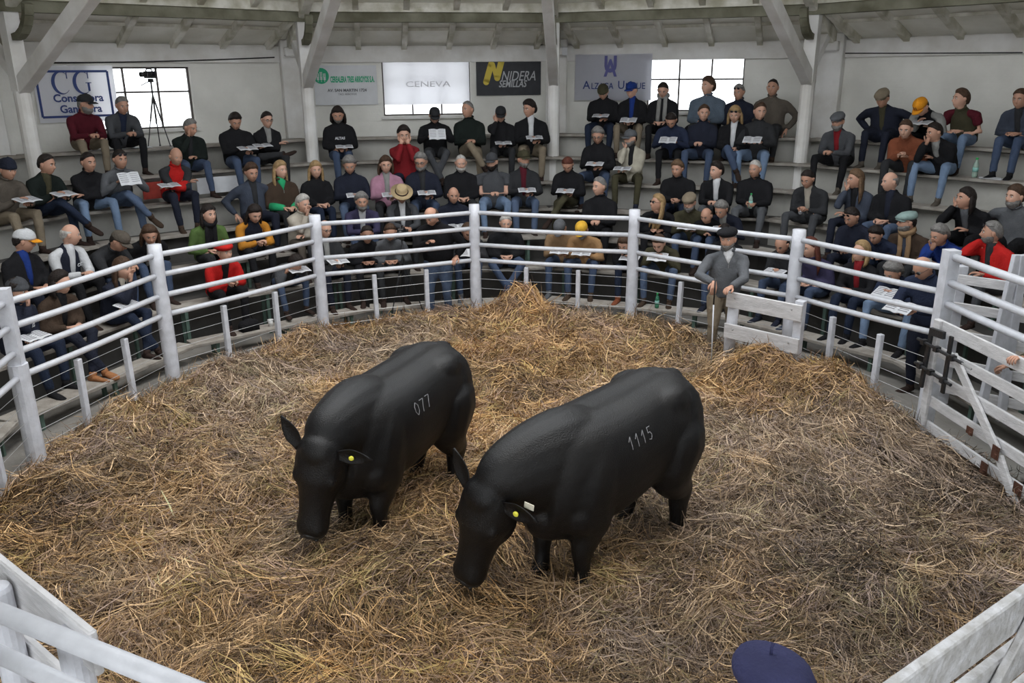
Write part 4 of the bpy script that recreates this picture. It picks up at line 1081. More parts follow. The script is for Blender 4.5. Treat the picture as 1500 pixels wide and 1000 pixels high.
P(494, 156, 5, 'long-haired man in black hoodie with white chest print under the green emblem sign', 'long-haired man in printed black hoodie', 'one', pose='lap', top='black', legs='jeans', hair='bob', hairc='dark', head=(5, 35), beard='stubble', knees=.10, print_=('ALTAS', 0, .02, .055, M_paper))
P(511, 229, 3, 'curly grey-haired man in navy padded jacket, writing', 'curly grey-haired man in navy padded jacket', 'write', pose='write', top='navy', legs='midjeans', hair='curly', hairc='grey', head=(5, 35))
P(303, 303, 2, 'smiling woman in green jacket with dark scarf and glasses on her head', pose='lap', top='green', shirt='black', scarf='black', legs='charcoal', hair='bob', hairc='dark', glasses='plainup', skin='l', head=(-10, 10), knees=.12)
P(370, 299, 2, 'dark-haired woman with mustard sleeves and navy vest, looking down at her phone', pose='hold', top='navy', arms='mustard', legs='black', hair='long', hairc='dark', skin='l', head=(0, 40))
P(443, 287, 2, 'white-haired man in cream cardigan with hand on chin, left of a fence post', pose='chin', top='cream', legs='greybrown', hair='full', hairc='white', skin='l', head=(-15, 20))
P(474, 323, 1, 'white-haired man in glasses and dark jacket right behind the second tall fence post', 'man in glasses behind the second tall post', 'write', pose='write', top='charcoal', shirt='lightgrey', legs='navy', hair='fringe', hairc='white', skin='l', glasses='plain', head=(-10, 25))
P(430, 383, 1, 'person in grey hooded top bent right down over papers with white headphones', 'bent person in grey hooded top', 'one', fix=58, pose='book', top='midgrey', legs='jeans', hair='full', hairc='dark', head=(-30, 45), knees=.22)
P(325, 357, 1, 'photographer in red sweater and red beret with black chest bag', pose='hold', top='red', legs='black', hat='beret', hatc='red', hair='short', hairc='grey', skin='l', head=(-10, 10), shirt='black', feet='darkleather')
P(98, 331, 2, 'white-haired balding man in navy vest over white shirt sleeves, looking right', pose='clasp', top='navy', arms='white', shirt='white', legs='black', hair='fringe', hairc='white', skin='l', head=(-50, 20), print_=('CG', -.09, .02, .06, M_paper))
P(27, 338, 2, 'man in yellow and white cap, dark jacket over blue shirt', pose='lap', top='black', shirt='royal', legs='navy', hat='cap', hatc='white', visor='orange', head=(-50, 25))
P(168, 335, 2, 'man in checked grey cap and charcoal hoodie, bowing his head', pose='clasp', top='charcoal', legs='jeans', hat='cap', hatc='greybrown', head=(-20, 50))
P(212, 330, 2, 'brown-haired woman in black coat leaning beside the checked cap', pose='lap', top='black', legs='jeans', hair='long', hairc='brown', head=(15, 35), skin='m', shirt='white')
P(178, 380, 1, 'brown-haired woman in navy jacket with hand on chin behind the left fence', 'woman with hand on chin behind the left fence', 'one', pose='chin', top='navy', shirt='cream', legs='darkjeans', hair='long', hairc='brown', skin='l', head=(-10, 15), knees=.12, cross='ankles')
P(84, 400, 1, 'dark-haired woman in brown padded jacket, navy trousers and tan boots', pose='lap', top='brown', shirt='black', legs='navy', hair='bob', hairc='dark', skin='l', head=(-15, 15), feet='boot', knees=.12, cross='ankles')
P(20, 410, 1, 'woman in grey beanie and navy jacket with black and white sneakers at the left', 'woman in grey beanie at the left', 'one', pose='chin', top='navy', legs='darkjeans', hat='beanie', hatc='midgrey', hair='bob', hairc='dark', skin='l', head=(-15, 15), feet='black', soles=True, print_=('CG', -.07, .0, .06, M_paper))
# --- middle sections
P(526, 285, 2, 'bearded grey curly-haired man in purple jacket', pose='clasp', top='purple', legs='jeans', hair='curly', hairc='grey', beard='grey', head=(0, 15), girth=1.1, shirt='white')
P(587, 271, 2, 'man in pale straw hat and dark vest, head lowered', pose='hold', top='charcoal', arms='midgrey', shirt='white', legs='charcoal', hat='straw', hatc='straw', hair='short', hairc='grey', head=(0, 40))
P(564, 230, 3, 'brown-haired woman in pink cardigan over pale grey top', 'woman in pink cardigan', 'write', pose='write', top='pink', shirt='lightgrey', scarf=None, legs='charcoal', hair='bob', hairc='brown', skin='l', head=(0, 20))
P(591, 186, 4, 'boy in red hooded top with both hands on his face', pose='bothface', top='redsweat', legs='darkjeans', hair='full', hairc='dark', skin='l', head=(0, 20))
P(617, 225, 3, 'grey-bearded man in glasses and navy jacket behind the straw hat', 'grey-bearded man behind the straw hat', 'write', pose='write', top='navy', shirt='charcoal', legs='jeans', hair='full', hairc='grey', beard='grey', glasses='plain', head=(15, 25))
P(636, 156, 5, 'man in charcoal knit cap and black jacket reading a catalogue below the bright window', 'man in knit cap below the bright window', 'read', pose='read', top='black', legs='midgrey', hat='cap', hatc='charcoal', head=(0, 40), skin='l', cross='ankles', girth=1.1)
P(687, 150, 5, 'short grey-haired man in black rain jacket looking left, khaki trousers crossed', pose='clasp', top='darkgreen', legs='khaki', hair='thin', hairc='grey', cross='over', head=(45, 10))
P(734, 155, 5, 'man in dark cap and black sweater with cheek resting on his hand', 'man in dark cap resting his cheek on his hand', 'one', pose='cheek', top='black', legs='charcoal', hat='cap', hatc='charcoal', skin='l', head=(5, 35), glasses='plain')
P(778, 149, 5, 'bushy dark-haired man in black sweater looking left under the dark yellow-logo sign', 'bushy-haired man under the dark sign', 'write', pose='write', top='black', shirt='white', legs='khaki', hair='curly', hairc='dark', head=(45, 15), girth=1.1)
P(675, 228, 3, 'white-bearded man in black sweater above the middle fence post', pose='lap', top='black', legs='charcoal', hair='thin', hairc='white', beard='white', skin='l', head=(0, 20), girth=1.15)
P(722, 225, 3, 'dark-bearded man in grey cap and grey polo, forearms crossed on his knees', pose='clasp', top='midgrey', arms='short_midgrey', legs='palejeans', hat='cap', hatc='midgrey', beard='dark', skin='l', head=(25, 15), girth=1.2, knees=.2)
P(767, 222, 3, 'man in olive cap and charcoal padded jacket holding a folded catalogue', 'man in olive cap and charcoal jacket', 'write', pose='write', top='charcoal', shirt='maroon', legs='midjeans', hat='cap', hatc='olive', head=(-25, 5), beard='stubble')
P(664, 275, 2, 'bald man in navy jacket just left of the middle fence post', 'bald man left of the middle fence post', 'one', pose='lap', top='navy', legs='navy', hair='fringe', hairc='dark', head=(0, 20))
P(740, 311, 1, 'white-haired man in black sweater and wide-kneed jeans behind the upper rails', pose='lap', top='black', legs='jeans', hair='short', hairc='white', skin='l', head=(0, 20), knees=.24, feet='brown', girth=1.1, lean=18, cross='ankles')
P(820, 317, 1, 'man in grey cap and tan jacket bowed over his catalogue', 'bowed man in grey cap and tan jacket', 'write', pose='write', top='tan', legs='jeans', hat='cap', hatc='grey', head=(5, 60), girth=1.1, feet='grey', soles=True)
P(852, 322, 1, 'man in yellow cap and camel sweater writing, blue jeans', 'man in yellow cap and camel sweater', 'write', pose='write', top='camel', legs='jeans', hat='cap', hatc='yellow', emblem=1, head=(5, 45), beard='grey', feet='brown', knees=.2, girth=1.05)
P(832, 227, 3, 'auburn-haired man in black jacket writing with crossed khaki legs', 'auburn-haired man with crossed khaki legs', 'write', pose='write', top='black', legs='olive', hair='short', hairc='auburn', head=(0, 55), cross='over2', skin='m')
P(879, 262, 2, 'grey-haired man in black jacket looking left above the long rail', pose='clasp', top='black', legs='black', hair='short', hairc='grey', skin='l', head=(35, 10))
P(876, 186, 4, 'grey-haired man in glasses and black jacket, jeans, writing, feet apart', 'man in glasses and black jacket over jeans', 'write', pose='write', top='black', legs='jeans', hair='full', hairc='grey', glasses='plain', head=(0, 35), knees=.2)
P(926, 191, 4, 'man in grey cap and open beige jacket with fingers at his mouth', 'man in grey cap and beige jacket', 'one', pose='chin', top='beige', shirt='black', legs='olive', hat='cap', hatc='grey', skin='l', head=(40, 15), feet='navy', soles=True, beard='stubble', knees=.2)
P(884, 121, 6, 'man in dark cap and black coat writing under the purple monogram banner', 'man in black coat under the monogram banner', 'write', pose='write', top='black', legs='darkjeans', hat='beanie', hatc='olive', head=(0, 50), girth=1.15, knees=.2)
P(927, 121, 6, 'man in bright blue cap, black jacket over blue shirt and khaki trousers', 'man in bright blue cap', 'lap', pose='lap', top='black', shirt='royal', legs='khaki', hat='cap', hatc='royal', skin='l', head=(25, 20), knees=.2)
P(972, 121, 6, 'short-haired woman in black jacket with pale grey scarf before the window', pose='lap', top='black', scarf='lightgrey', legs='black', hair='short', hairc='dark', skin='l', head=(0, 35))
P(1038, 116, 6, 'tousled fair-haired man in padded blue-grey jacket against the window', pose='lap', top='puffy', legs='charcoal', hair='curly', hairc='brown', skin='l', head=(35, 5), girth=1.2)
P(1085, 125, 6, 'man in navy jacket with glasses pushed up, right of the window', pose='lap', top='navy', legs='navy', hair='short', hairc='grey', glasses='sunup', head=(15, 20))
P(1133, 118, 6, 'balding man in dark shirt with hand on hip, left of the braced column', pose='hip', top='greybrown', legs='charcoal', hair='thin', hairc='dark', head=(5, 10), girth=1.15, feet='brown')
P(985, 162, 5, 'dark-haired man in navy jacket reading with head down', 'dark-haired man reading with head down', 'book', pose='book', top='darkblue', legs='black', hair='short', head=(0, 60), girth=1.05)
P(1031, 155, 5, 'short-haired man in shiny navy jacket with hands clasped between knees', pose='clasp', top='navy', legs='jeans', hair='short', hairc='brown', skin='l', head=(-15, 15), knees=.2)
P(1078, 156, 5, 'blond woman in black leather jacket with white scarf and sunglasses on her head', pose='lap', top='black', shirt='white', legs='jeans', hair='long', hairc='blond', skin='l', glasses='sunup', head=(0, 30), cross='over')
P(1113, 152, 5, 'dark-haired man in charcoal jacket with open catalogue and pale jeans', 'charcoal-jacketed man in pale jeans', 'book', pose='book', top='charcoal', legs='palejeans', hair='short', skin='l', head=(-25, 15), knees=.2, hairc='brown')
P(994, 237, 3, 'woman with short brown hair in black fleece above the grey-haired row', pose='hold', top='black', legs='darkjeans', hair='full', hairc='ltbrown', skin='m', head=(10, 20), girth=1.15)
P(1053, 240, 3, 'young dark-haired man in black jacket with open white collar', pose='clasp', top='black', shirt='white', legs='grey', hair='full', hairc='dark', skin='l', head=(35, 10), girth=1.05)
P(1109, 237, 3, 'white-haired man in black sweater holding a green-capped bottle', pose='hold', top='black', legs='grey', hair='short', hairc='white', head=(15, 15), girth=1.15, knees=.2)
P(1184, 249, 3, 'dark-haired man in charcoal jacket holding a silver can, above the tall fence post', pose='hold', top='charcoal', legs='midgrey', hair='short', hairc='dark', head=(0, 35), girth=1.1, knees=.22, shirt='cream')
P(964, 288, 2, 'long-haired blond woman in sunglasses and black jacket looking up left', pose='lap', top='black', legs='black', hair='verylong', hairc='blond', skin='m', glasses='sunon', head=(45, -5))
P(1013, 284, 2, 'grey-bearded man in beige flat cap and dark olive jacket', 'grey-bearded man in beige flat cap', 'write', pose='write', top='olive', legs='jeans', hat='flat', hatc='khaki', beard='grey', skin='l', head=(5, 20), girth=1.1)
P(1064, 293, 2, 'grey-haired man in navy sweater bent over beside the flat cap', 'grey-haired man in navy sweater bent over', 'write', pose='write', top='navy', legs='jeans', hair='full', hairc='grey', head=(15, 45), shirt='lightgrey')
P(1041, 299, 2, 'balding brown-haired man squeezed in between flat cap and navy sweater', pose='lap', top='black', legs='navy', hair='fringe', hairc='brown', head=(15, 35), scale=.92)
P(969, 343, 1, 'dark-haired man in dark olive sweater reading, pale jeans, behind the rails', 'dark-haired man in olive sweater behind the rails', 'book', pose='book', top='olive', legs='midjeans', hair='full', hairc='brown', skin='l', head=(5, 45), feet='brown', knees=.22)
P(917, 345, 1, 'woman in black coat half hidden by the tall fence post, rust ankle boots', 'woman half hidden by the tall fence post', 'one', pose='write', top='black', legs='darkjeans', hair='bob', hairc='brown', skin='l', head=(10, 40), feet='rust', knees=.1)
P(568, 328, 1, 'person in grey hooded top sitting behind the tripod', pose='lap', top='grey', legs='charcoal', hair='short', hairc='brown', head=(0, 30), knees=.2)
P(533, 333, 1, 'dark-clad man sitting left of the tripod, face half hidden by a rail', pose='lap', top='black', legs='black', hair='short', hairc='dark', head=(0, 20), skin='d')
P(684, 326, 1, 'man in dark sweater and jeans reading, just left of the middle post', 'man in dark sweater left of the middle post', 'book', pose='book', top='charcoal', legs='jeans', hair='full', hairc='brown', head=(-10, 45), feet='grey')
P(1066, 330, 1, 'man in black jacket and blue jeans hidden behind the handler', pose='lap', top='black', legs='jeans', hair='short', hairc='dark', head=(0, 20), feet='navy', soles=True, knees=.2)
# --- right sections
P(1227, 166, 5, 'man in grey flat cap and grey sweater with red scarf beside the column', pose='clasp', top='midgrey', scarf=None, shirt='redsweat', legs='black', hat='flat', hatc='grey', beard='grey', glasses='plain', head=(0, 15), feet='greybrown', knees=.24, girth=1.1)
P(1294, 131, 6, 'big man in tan flat cap and open navy jacket over olive sweater', pose='sides', top='navy', shirt='olive', legs='navy', hat='flat', hatc='khaki', head=(0, 30), girth=1.3, feet='greybrown')
P(1356, 139, 6, 'person in orange cap, dark vest and pale sleeves looking down', 'person in orange cap and dark vest', 'write', pose='write', top='black', arms='lightgrey', legs='black', hat='cap', hatc='orange', emblem=1, head=(10, 60), skin='l')
P(1410, 134, 6, 'young man in tan padded vest with rust red sleeves and pale jeans looking left', pose='lap', top='olive', arms='short_maroon', legs='palejeans', hair='full', hairc='brown', skin='l', head=(35, 5))
P(1328, 177, 5, 'smiling man in rust orange sweater holding a phone', pose='hold', top='rust', legs='charcoal', hair='short', hairc='brown', skin='l', head=(-10, 25), girth=1.15, knees=.2)
P(1374, 182, 5, 'dark-haired man in black sweater and pale blue jeans with hand on chin', pose='chin', top='black', legs='palejeans', hair='short', hairc='dark', head=(30, 20), girth=1.05, knees=.22, feet='greybrown', shirt='lightgrey')
P(1499, 132, 6, 'man in dark grey jacket, blue jeans and black sneakers cut by the right edge', pose='lap', top='slate', shirt='charcoal', legs='jeans', hair='short', hairc='brown', head=(0, 20), feet='black', knees=.12, soles=True)
P(1255, 251, 3, 'woman with long light brown hair in dark jacket and high collar looking left', pose='chin', top='slate', shirt='black', legs='navy', hair='long', hairc='ltbrown', skin='m', head=(30, 10))
P(1308, 254, 3, 'bald man in black jacket with white drawstrings looking left', pose='lap', top='black', legs='midjeans', hair='fringe', hairc='grey', skin='l', head=(35, 15), girth=1.1, shirt='navy')
P(1421, 279, 3, 'dark curly-haired woman in black jacket over pale grey top', pose='cheek', top='black', shirt='grey', legs='black', hair='bob', hairc='dark', skin='m', head=(30, 5), girth=1.1)
P(1494, 275, 3, 'grey-bearded man in grey sweater at the right edge', pose='sides', top='grey', legs='black', hair='full', hairc='brown', beard='grey', skin='l', head=(15, 10), girth=1.2)
P(1253, 303, 2, 'dark-haired man in navy fleece looking down with sunglasses on his head', pose='hold', top='navy', legs='navy', hair='short', hairc='dark', glasses='sunup', head=(10, 40), girth=1.05)
P(1287, 324, 2, 'dark-haired person in blue jacket bent behind the navy fleece', pose='lap', top='darkblue', legs='jeans', hair='full', hairc='dark', head=(0, 40), skin='m', scale=.9)
P(1333, 312, 2, 'man in pale green flat cap and olive jacket with tan scarf', pose='hold', top='brown', scarf='tan', shirt='slate', legs='charcoal', hat='flat', hatc='palegreen', glasses='plain', beard='stubble', skin='m', head=(40, 5), girth=1.15)
P(1386, 331, 2, 'grey-haired man in blue sweater with hand over his mouth', pose='chin', top='royal', legs='charcoal', hair='full', hairc='grey', head=(15, 30), girth=1.1)
P(1454, 327, 2, 'grey-haired man in red sweater with dark glasses pushed up, cheek on hand', pose='cheek', top='red', shirt='charcoal', legs='midgrey', hair='short', hairc='grey', glasses='sunup', head=(40, 10), girth=1.15, beard='stubble')
P(1148, 343, 1, 'bald man in dark sweater writing, left of the tall post with the board hurdle', 'bald man beside the board hurdle', 'write', pose='write', top='charcoal', legs='jeans', hair='fringe', hairc='dark', head=(0, 45), skin='m', feet='navy', soles=True)
P(1190, 350, 1, 'woman with long dark red hair in purple jacket and jeans', pose='lap', top='purple', legs='jeans', hair='verylong', hairc='auburn', skin='l', head=(20, 20), feet='slate', knees=.12)
P(1262, 357, 1, 'blond woman in dark coat with red scarf looking up', pose='clasp', top='black', shirt='redsweat', legs='darkjeans', hair='bob', hairc='blond', skin='l', head=(15, -5), feet='black', knees=.12, scarf=None)
P(1318, 384, 1, 'curly grey-haired man in blue jacket reading a newspaper, pale jeans and black sneakers', 'curly grey-haired man in blue jacket', 'book', pose='book', top='darkblue', legs='palejeans', hair='curly', hairc='grey', head=(5, 40), feet='black', soles=True, knees=.28, girth=1.1)
def stand(px, py, z, label, hgt=None, hat=None, turn=0, dist=None, face=None, **kw):
    return None
# standing figures: feet on the walkway
def standing(x, y, z, label, face, **kw):
    d = norm(np.array([face[0]-x, face[1]-y])); rz = math.atan2(-d[0], d[1])
    return person(label, (x, y, z), rz, standing=True, **kw)
I_cam = standing(-1.10, 12.15, -.12, 'standing camera operator in dark jacket and jeans behind the tripod', (-1.5, 8), pose='camera', top='black', legs='midjeans', hair='fringe', hairc='brown', lean=14, head=(25, 50), feet='grey', scale=1.05, girth=1.15)
Pn = onz(1388, 380, 1.50)
I_news = standing(4.74, 8.86, -.08, 'bald man in sunglasses and blue jacket standing over a newspaper by the gate post', (2.5, 7.5), pose='standread', top='darkblue', legs='navy', hair='fringe', hairc='grey', lean=22, head=(10, 50), feet='darkleather', glasses='sunon', scale=.99, girth=1.2)
booklet(I_news, 'read', 'bald man in sunglasses by the gate post', tilt=25)
# the handler in the ring
HB = onz(1062, 545, .06)
hL = aty(1046, 414, 9.46); hR = aty(1071, 420, 9.44)
I_man = person('older handler in black beret, grey zip sweater and khaki trousers leaning on the board hurdle', (2.64, 9.88, -.02), D2R(180-4), 'lean_gate', top='grey', legs='khaki', shirt='white', skin='m', hair='short', hairc='grey', hat='beret', hatc='black', beard='stubble', lean=7, head=(28, 12), scale=.985, feet='darkleather', standing=True, hi=True, girth=1.05, vneck=True,
               hands_world={1: hL, -1: hR})
# the man working the gate latch, out in the alley
hg1 = aty(1452, 541, 6.75); hg2 = aty(1496, 524, 6.3); fp = onz(1540, 770, 0)
I_gate = person('man in dark trousers and olive sweater reaching for the gate latch from the alley', (4.62, 6.30, -.02), D2R(62), 'reach', top='olive', legs='navy', lean=10, head=(0, 20), standing=True, hi=True, hair='short', hairc='dark', feet='black', hands_world={-1: hg1, 1: hg2})
# the man below the camera: only his beret shows
I_ber = person('person in navy blue beret with a stalk, standing just below the camera outside the ring', (.79, 2.02, 0), D2R(0), 'standdown', top='navy', legs='navy', lean=4, head=(0, 15), standing=True, hair='short', hairc='grey', hat='beret', hatc='beretblue', scale=1.0)
finish_people()
# ------------------------------------------------------------------ gate, hurdle, alley
def onplane(px, py, p0, dr):
    n = np.array([dr[1], -dr[0]]); d = ray(px, py); t = ((np.array(p0)-CAM[:2])@n)/(d[:2]@n); return CAM+t*d
g0 = np.array([4.0, 7.36]); gd = np.array([.10, -.995]); gd /= np.linalg.norm(gd); gn = np.array([-gd[1], gd[0]])*-1  # gn towards the ring (-x)
if gn[0] > 0: gn = -gn
def GP(px, py): P = onplane(px, py, g0, gd); return P
def zg(px, py): P = GP(px, py); return float((P[:2]-g0)@gd), float(P[2])
gate = thing('gate', 'white slatted wooden gate with black iron latch and flaking rusty hinges', 'gate', p3(g0, 0))
GO = p3(g0, 0); ax3 = (p3(gd, 0), p3(gn, 0), np.array([0, 0, 1.]))
def GW(u, z, off=0): return p3(g0+gd*u+gn*off, z)-GO
GL = 2.45
boards = []
for (px, py) in ((1400, 488), (1384, 519), (1378, 556), (1370, 591), (1362, 625)):
    u, z = zg(px, py); boards.append(z)
zb = zg(1348, 655)[1]
for i, z in enumerate(boards):
    mb = MB(); mb.beam(GW(0 if i else .03, z, .0), GW(GL, z+.01, .0), .028, .105 if i else .12, up=p3(gn, 0)); 
    mb = MB(); mb.box((GW(.0, z)+GW(GL, z))/2, (GL, .028, .10 if i else .12), ax3); obj('slat', mb, M_wood, gate, bevel=.004)
mb = MB(); mb.box((GW(-.05, .04)+GW(GL, .04))/2, (GL+.05, .10, .10), ax3); obj('bottom_rail', mb, M_wood, gate, bevel=.006)
ztop = boards[0]
for u in (.05, GL-.05):
    mb = MB(); mb.box(GW(u, (ztop+.02)/2+.03, .03), (.09, .035, ztop+.04), ax3); obj('stile', mb, M_wood, gate, bevel=.005)
for (u0, z0, u1, z1) in ((*zg(1404, 520), *zg(1468, 660)), (*zg(1471, 668), *zg(1502, 762))):
    mb = MB(); mb.beam(GW(u0, z0, .045), GW(u1, z1, .045), .03, .09, up=p3(gn, 0)); mb2 = MB()
    a = GW(u0, z0, .045); b = GW(u1, z1, .045); dd = (b-a)/np.linalg.norm(b-a); yy = p3(gn, 0); xx = np.cross(yy, dd)
    mb2.box((a+b)/2, (.085, .03, np.linalg.norm(b-a)), (xx, yy, dd)); obj('brace', mb2, M_wood, gate, bevel=.004)
for (px, py, sz) in ((1452, 685, (.09, .11)), (1469, 662, (.09, .12)), (1431, 630, (.09, .07)), (1502, 715, (.10, .10))):
    u, z = zg(px, py); mb = MB(); mb.box(GW(u, z, .068), (sz[0], .008, sz[1]), ax3); mb.box(GW(u+.02, z-.02, .075), (.03, .014, .03), ax3); obj('rusty_plate', mb, M_rust, gate, bevel=.003)
for u in (.0, GL-.3): mb = MB(); mb.box(GW(u+.05, .04, .053), (.22, .006, .105), ax3); obj('iron_shoe', mb, M_black, gate, bevel=.002)
# black latch frame
lt = MB()
def gbar(a, b, th, off=.09):
    (u0, z0), (u1, z1) = zg(*a), zg(*b); lt.beam(GW(u0, z0, off), GW(u1, z1, off), th, th*.5, up=p3(gn, 0))
gbar((1379, 480), (1362, 566), .05); gbar((1408, 492), (1394, 575), .045); gbar((1377, 484), (1397, 491), .07)
obj('latch_frame', lt, M_black, gate, bevel=.003)
for a, b in (((1362, 495), (1428, 531)), ((1358, 530), (1411, 563))):
    lt = MB(); (u0, z0), (u1, z1) = zg(*a), zg(*b); lt.tube([GW(u0, z0, .12), GW(u1, z1, .12)], .016, 8)
    for q in (.15, .45, .8): lt.box(GW(u0+(u1-u0)*q, z0+(z1-z0)*q, .12), (.05, .05, .05), ax3)
    obj('bolt', lt, M_black, gate)
lt = MB(); (u0, z0), (u1, z1) = zg(1428, 531), zg(1442, 540); lt.tube([GW(u0, z0, .12), GW(u1, z1, .12)], .009, 6); obj('bolt_handle', lt, M_wire, gate)

# alley fence behind the gate: white boards, a tapering post and a pale banner
al = thing('alley_fence', 'white board and wire fence across the alley behind the gate', 'fence', (5.75, 7.3, 0)); AO = np.array([5.75, 7.3, 0])
a0_, a1_ = np.array([4.75, 8.45]), np.array([6.4, 6.9])
for xy, h in ((a0_, 1.55), (a0_*.55+a1_*.45, 1.55), (a1_, 1.6)):
    mb = MB(); mb.box(p3(xy, h/2)-AO, (.13, .13, h), taper=.8); obj('post', mb, M_white, al, bevel=.006)
ad = norm(a1_-a0_); axl = (p3(ad, 0), p3([ad[1], -ad[0]], 0), np.array([0, 0, 1.]))
for z in (1.42, 1.12, .82, .5, .2):
    mb = MB(); mb.box(p3((a0_+a1_)/2+axl[1][:2]*.08, z)-AO, (2.25, .03, .10), axl); obj('board', mb, M_wood, al, bevel=.004)
# A-shaped stay seen over the gate
st = thing('stay_post', 'tapering white stay post with forked top behind the gate', 'post', (5.0, 7.9, 0)); SO = np.array([5.0, 7.9, 0])
for s in (-1, 1):
    mb = MB(); mb.beam((s*.13, s*.02, 0), (s*.03, 0, 1.78), .05, .09); obj('leg', mb, M_white, st, bevel=.004)
mb = MB(); mb.box((0, 0, .95), (.20, .03, .75), taper=.6); obj('infill_board', mb, M_white, st, bevel=.004)
M_banner = mat('pale_blue_banner', (.50, .68, .76), .55, .3, noise=.10, nscale=3, bump=.2, bscale=5)
M_bgreen = mat('green_banner_edge', (.03, .33, .18), .55, .3)
bt_ = thing('banner', 'pale blue plastic banner with a green top edge hung behind the gate', 'banner', (5.6, 7.0, 0))
def cloth_panel(p00, p10, h, waves, th=.006, n=24):
    p00 = np.array(p00, float); p10 = np.array(p10, float); d = p10-p00; L = np.linalg.norm(d[:2]); nn = np.array([d[1], -d[0], 0])/L; V = []
    m = 6
    for k in (0, 1):
        for j in range(m+1):
            for i in range(n+1):
                u = i/n; v = j/m; w_ = waves*math.sin(u*9+v*1.5)*(v*.8+.2); V.append(p00+d*u-np.array([0, 0, h*v])+nn*(w_+k*th))
    F2 = []; N1 = (m+1)*(n+1)
    for j in range(m):
        for i in range(n):
            a = j*(n+1)+i; F2 += [(a, a+1, a+n+2, a+n+1), (a+N1, a+n+1+N1, a+n+2+N1, a+1+N1)]
    mb = MB(); mb.add(V, F2); return mb
BO = np.array([5.6, 7.0, 0])
q0 = onplane(1470, 478, (5.35, 7.3), (.5, -.86)); q0[2] = 1.32
A_ = np.array([5.22, 7.55, 1.28]); B_ = np.array([6.1, 6.2, 1.28])
mb = cloth_panel(A_-BO, B_-BO, 1.05, .02); obj('sheet', mb, M_banner, bt_, True)
mb = cloth_panel(A_-BO+np.array([-.004, -.004, .02]), B_-BO+np.array([-.004, -.004, .02]), .10, .02, th=.016); obj('green_edge', mb, M_bgreen, bt_, True)

# board hurdle (refuge) in front of the tall right post
hr = thing('hurdle', 'low white board hurdle the handler leans on, beside the tall post', 'barrier', (2.95, 9.2, 0)); HO = np.array([2.95, 9.2, 0])
hA = np.array([2.68, 9.52]); hB = np.array([3.27, 8.93]); hd_ = norm(hB-hA); hx3 = (p3(hd_, 0), p3([-hd_[1]*-1, -hd_[0]], 0), np.array([0, 0, 1.]))
hx3 = (p3(hd_, 0), np.array([hd_[1], -hd_[0], 0]), np.array([0, 0, 1.]))
mb = MB(); mb.tube([p3(hA+np.array([.0, .10]), -.05)-HO, p3(hA, .93)-HO], [.075, .065], 12); obj('post', mb, M_white, hr, True)
mb = MB(); mb.box(p3(hB, .50)-HO, (.10, .09, 1.1), hx3); obj('post', mb, M_white, hr, bevel=.006)
for z, hh in ((.92, .19), (.53, .18), (.13, .17)):
    mb = MB(); mb.box(p3((hA+hB)/2+hx3[1][:2]*.075, z)-HO, (np.linalg.norm(hB-hA)+.12, .035, hh), hx3); b_ = obj('board', mb, M_wood, hr, bevel=.005)
    for s in (-1, 1):
        bb = MB(); bb.ell(p3((hA+hB)/2+hd_*s*.36+hx3[1][:2]*.095, z+.03)-HO, (.012, .012, .012), nu=8, nv=5); obj('bolt_head', bb, M_wire, b_)
# the handler's stick
sk = MB(); hp = local_to_world(I_man, I_man['W'][1]+np.array([.0, .07, -.03]))
sk.tube([hp+np.array([0, 0, .10]), hp+np.array([.0, -.0, -.22])], [.010, .009], 8, m=0)
sk.tube([hp+np.array([0, 0, -.22]), np.array([hp[0]+.02, hp[1]-.02, .02])], [.009, .006], 8, m=1)
so_ = obj('walking_stick', sk, [M_black, M_white], None, True); tag(so_, 'thin white cattle stick with a dark grip held by the handler', 'stick')

# foreground left: thick rails, posts and a slanted board of the near fence
nf = thing('near_fence', 'thick white pipe fence with a slanted board in the lower left foreground', 'fence', (-2.0, 2.7, 0)); NO = np.array([-2.0, 2.7, 0])
def NP_(px, py, z): return onz(px, py, z)-NO
zr = 1.62
for (a, b, z, r) in (((0, 897), (262, 1003), 1.62, .036), ((0, 958), (110, 1010), 1.40, .034)):
    A1, B1_ = NP_(*a, z), NP_(*b, z); d = B1_-A1; mb = MB(); mb.tube([A1-d*.45, B1_+d*.6], r, 14); obj('rail', mb, M_pipe, nf, True)
pa = NP_(104, 930, 1.44); pb = NP_(-4, 868, 1.44)
for p, r, t in ((pa, .062, 1.47), (pb, .062, 1.47)):
    mb = MB(); mb.tube([(p[0], p[1], 0), (p[0], p[1], t-.02), (p[0], p[1], t)], [r, r*.92, r*.8], 16); obj('post', mb, M_white, nf, False)
A1 = NP_(-15, 803, 1.52); B1_ = NP_(136, 925, 1.52); d = (B1_-A1)/np.linalg.norm(B1_-A1); nn = np.array([-d[1], d[0], 0])
mb = MB(); mb.box((A1+B1_)/2-np.array([0, 0, .10]), (np.linalg.norm(B1_-A1), .034, .20), (d, nn, np.array([0, 0, 1.]))); obj('board', mb, M_wood, nf, bevel=.008)
mb = MB(); mb.box((A1+B1_)/2-np.array([0, 0, .45]), (np.linalg.norm(B1_-A1), .034, .18), (d, nn, np.array([0, 0, 1.]))); obj('board', mb, M_wood, nf, bevel=.008)
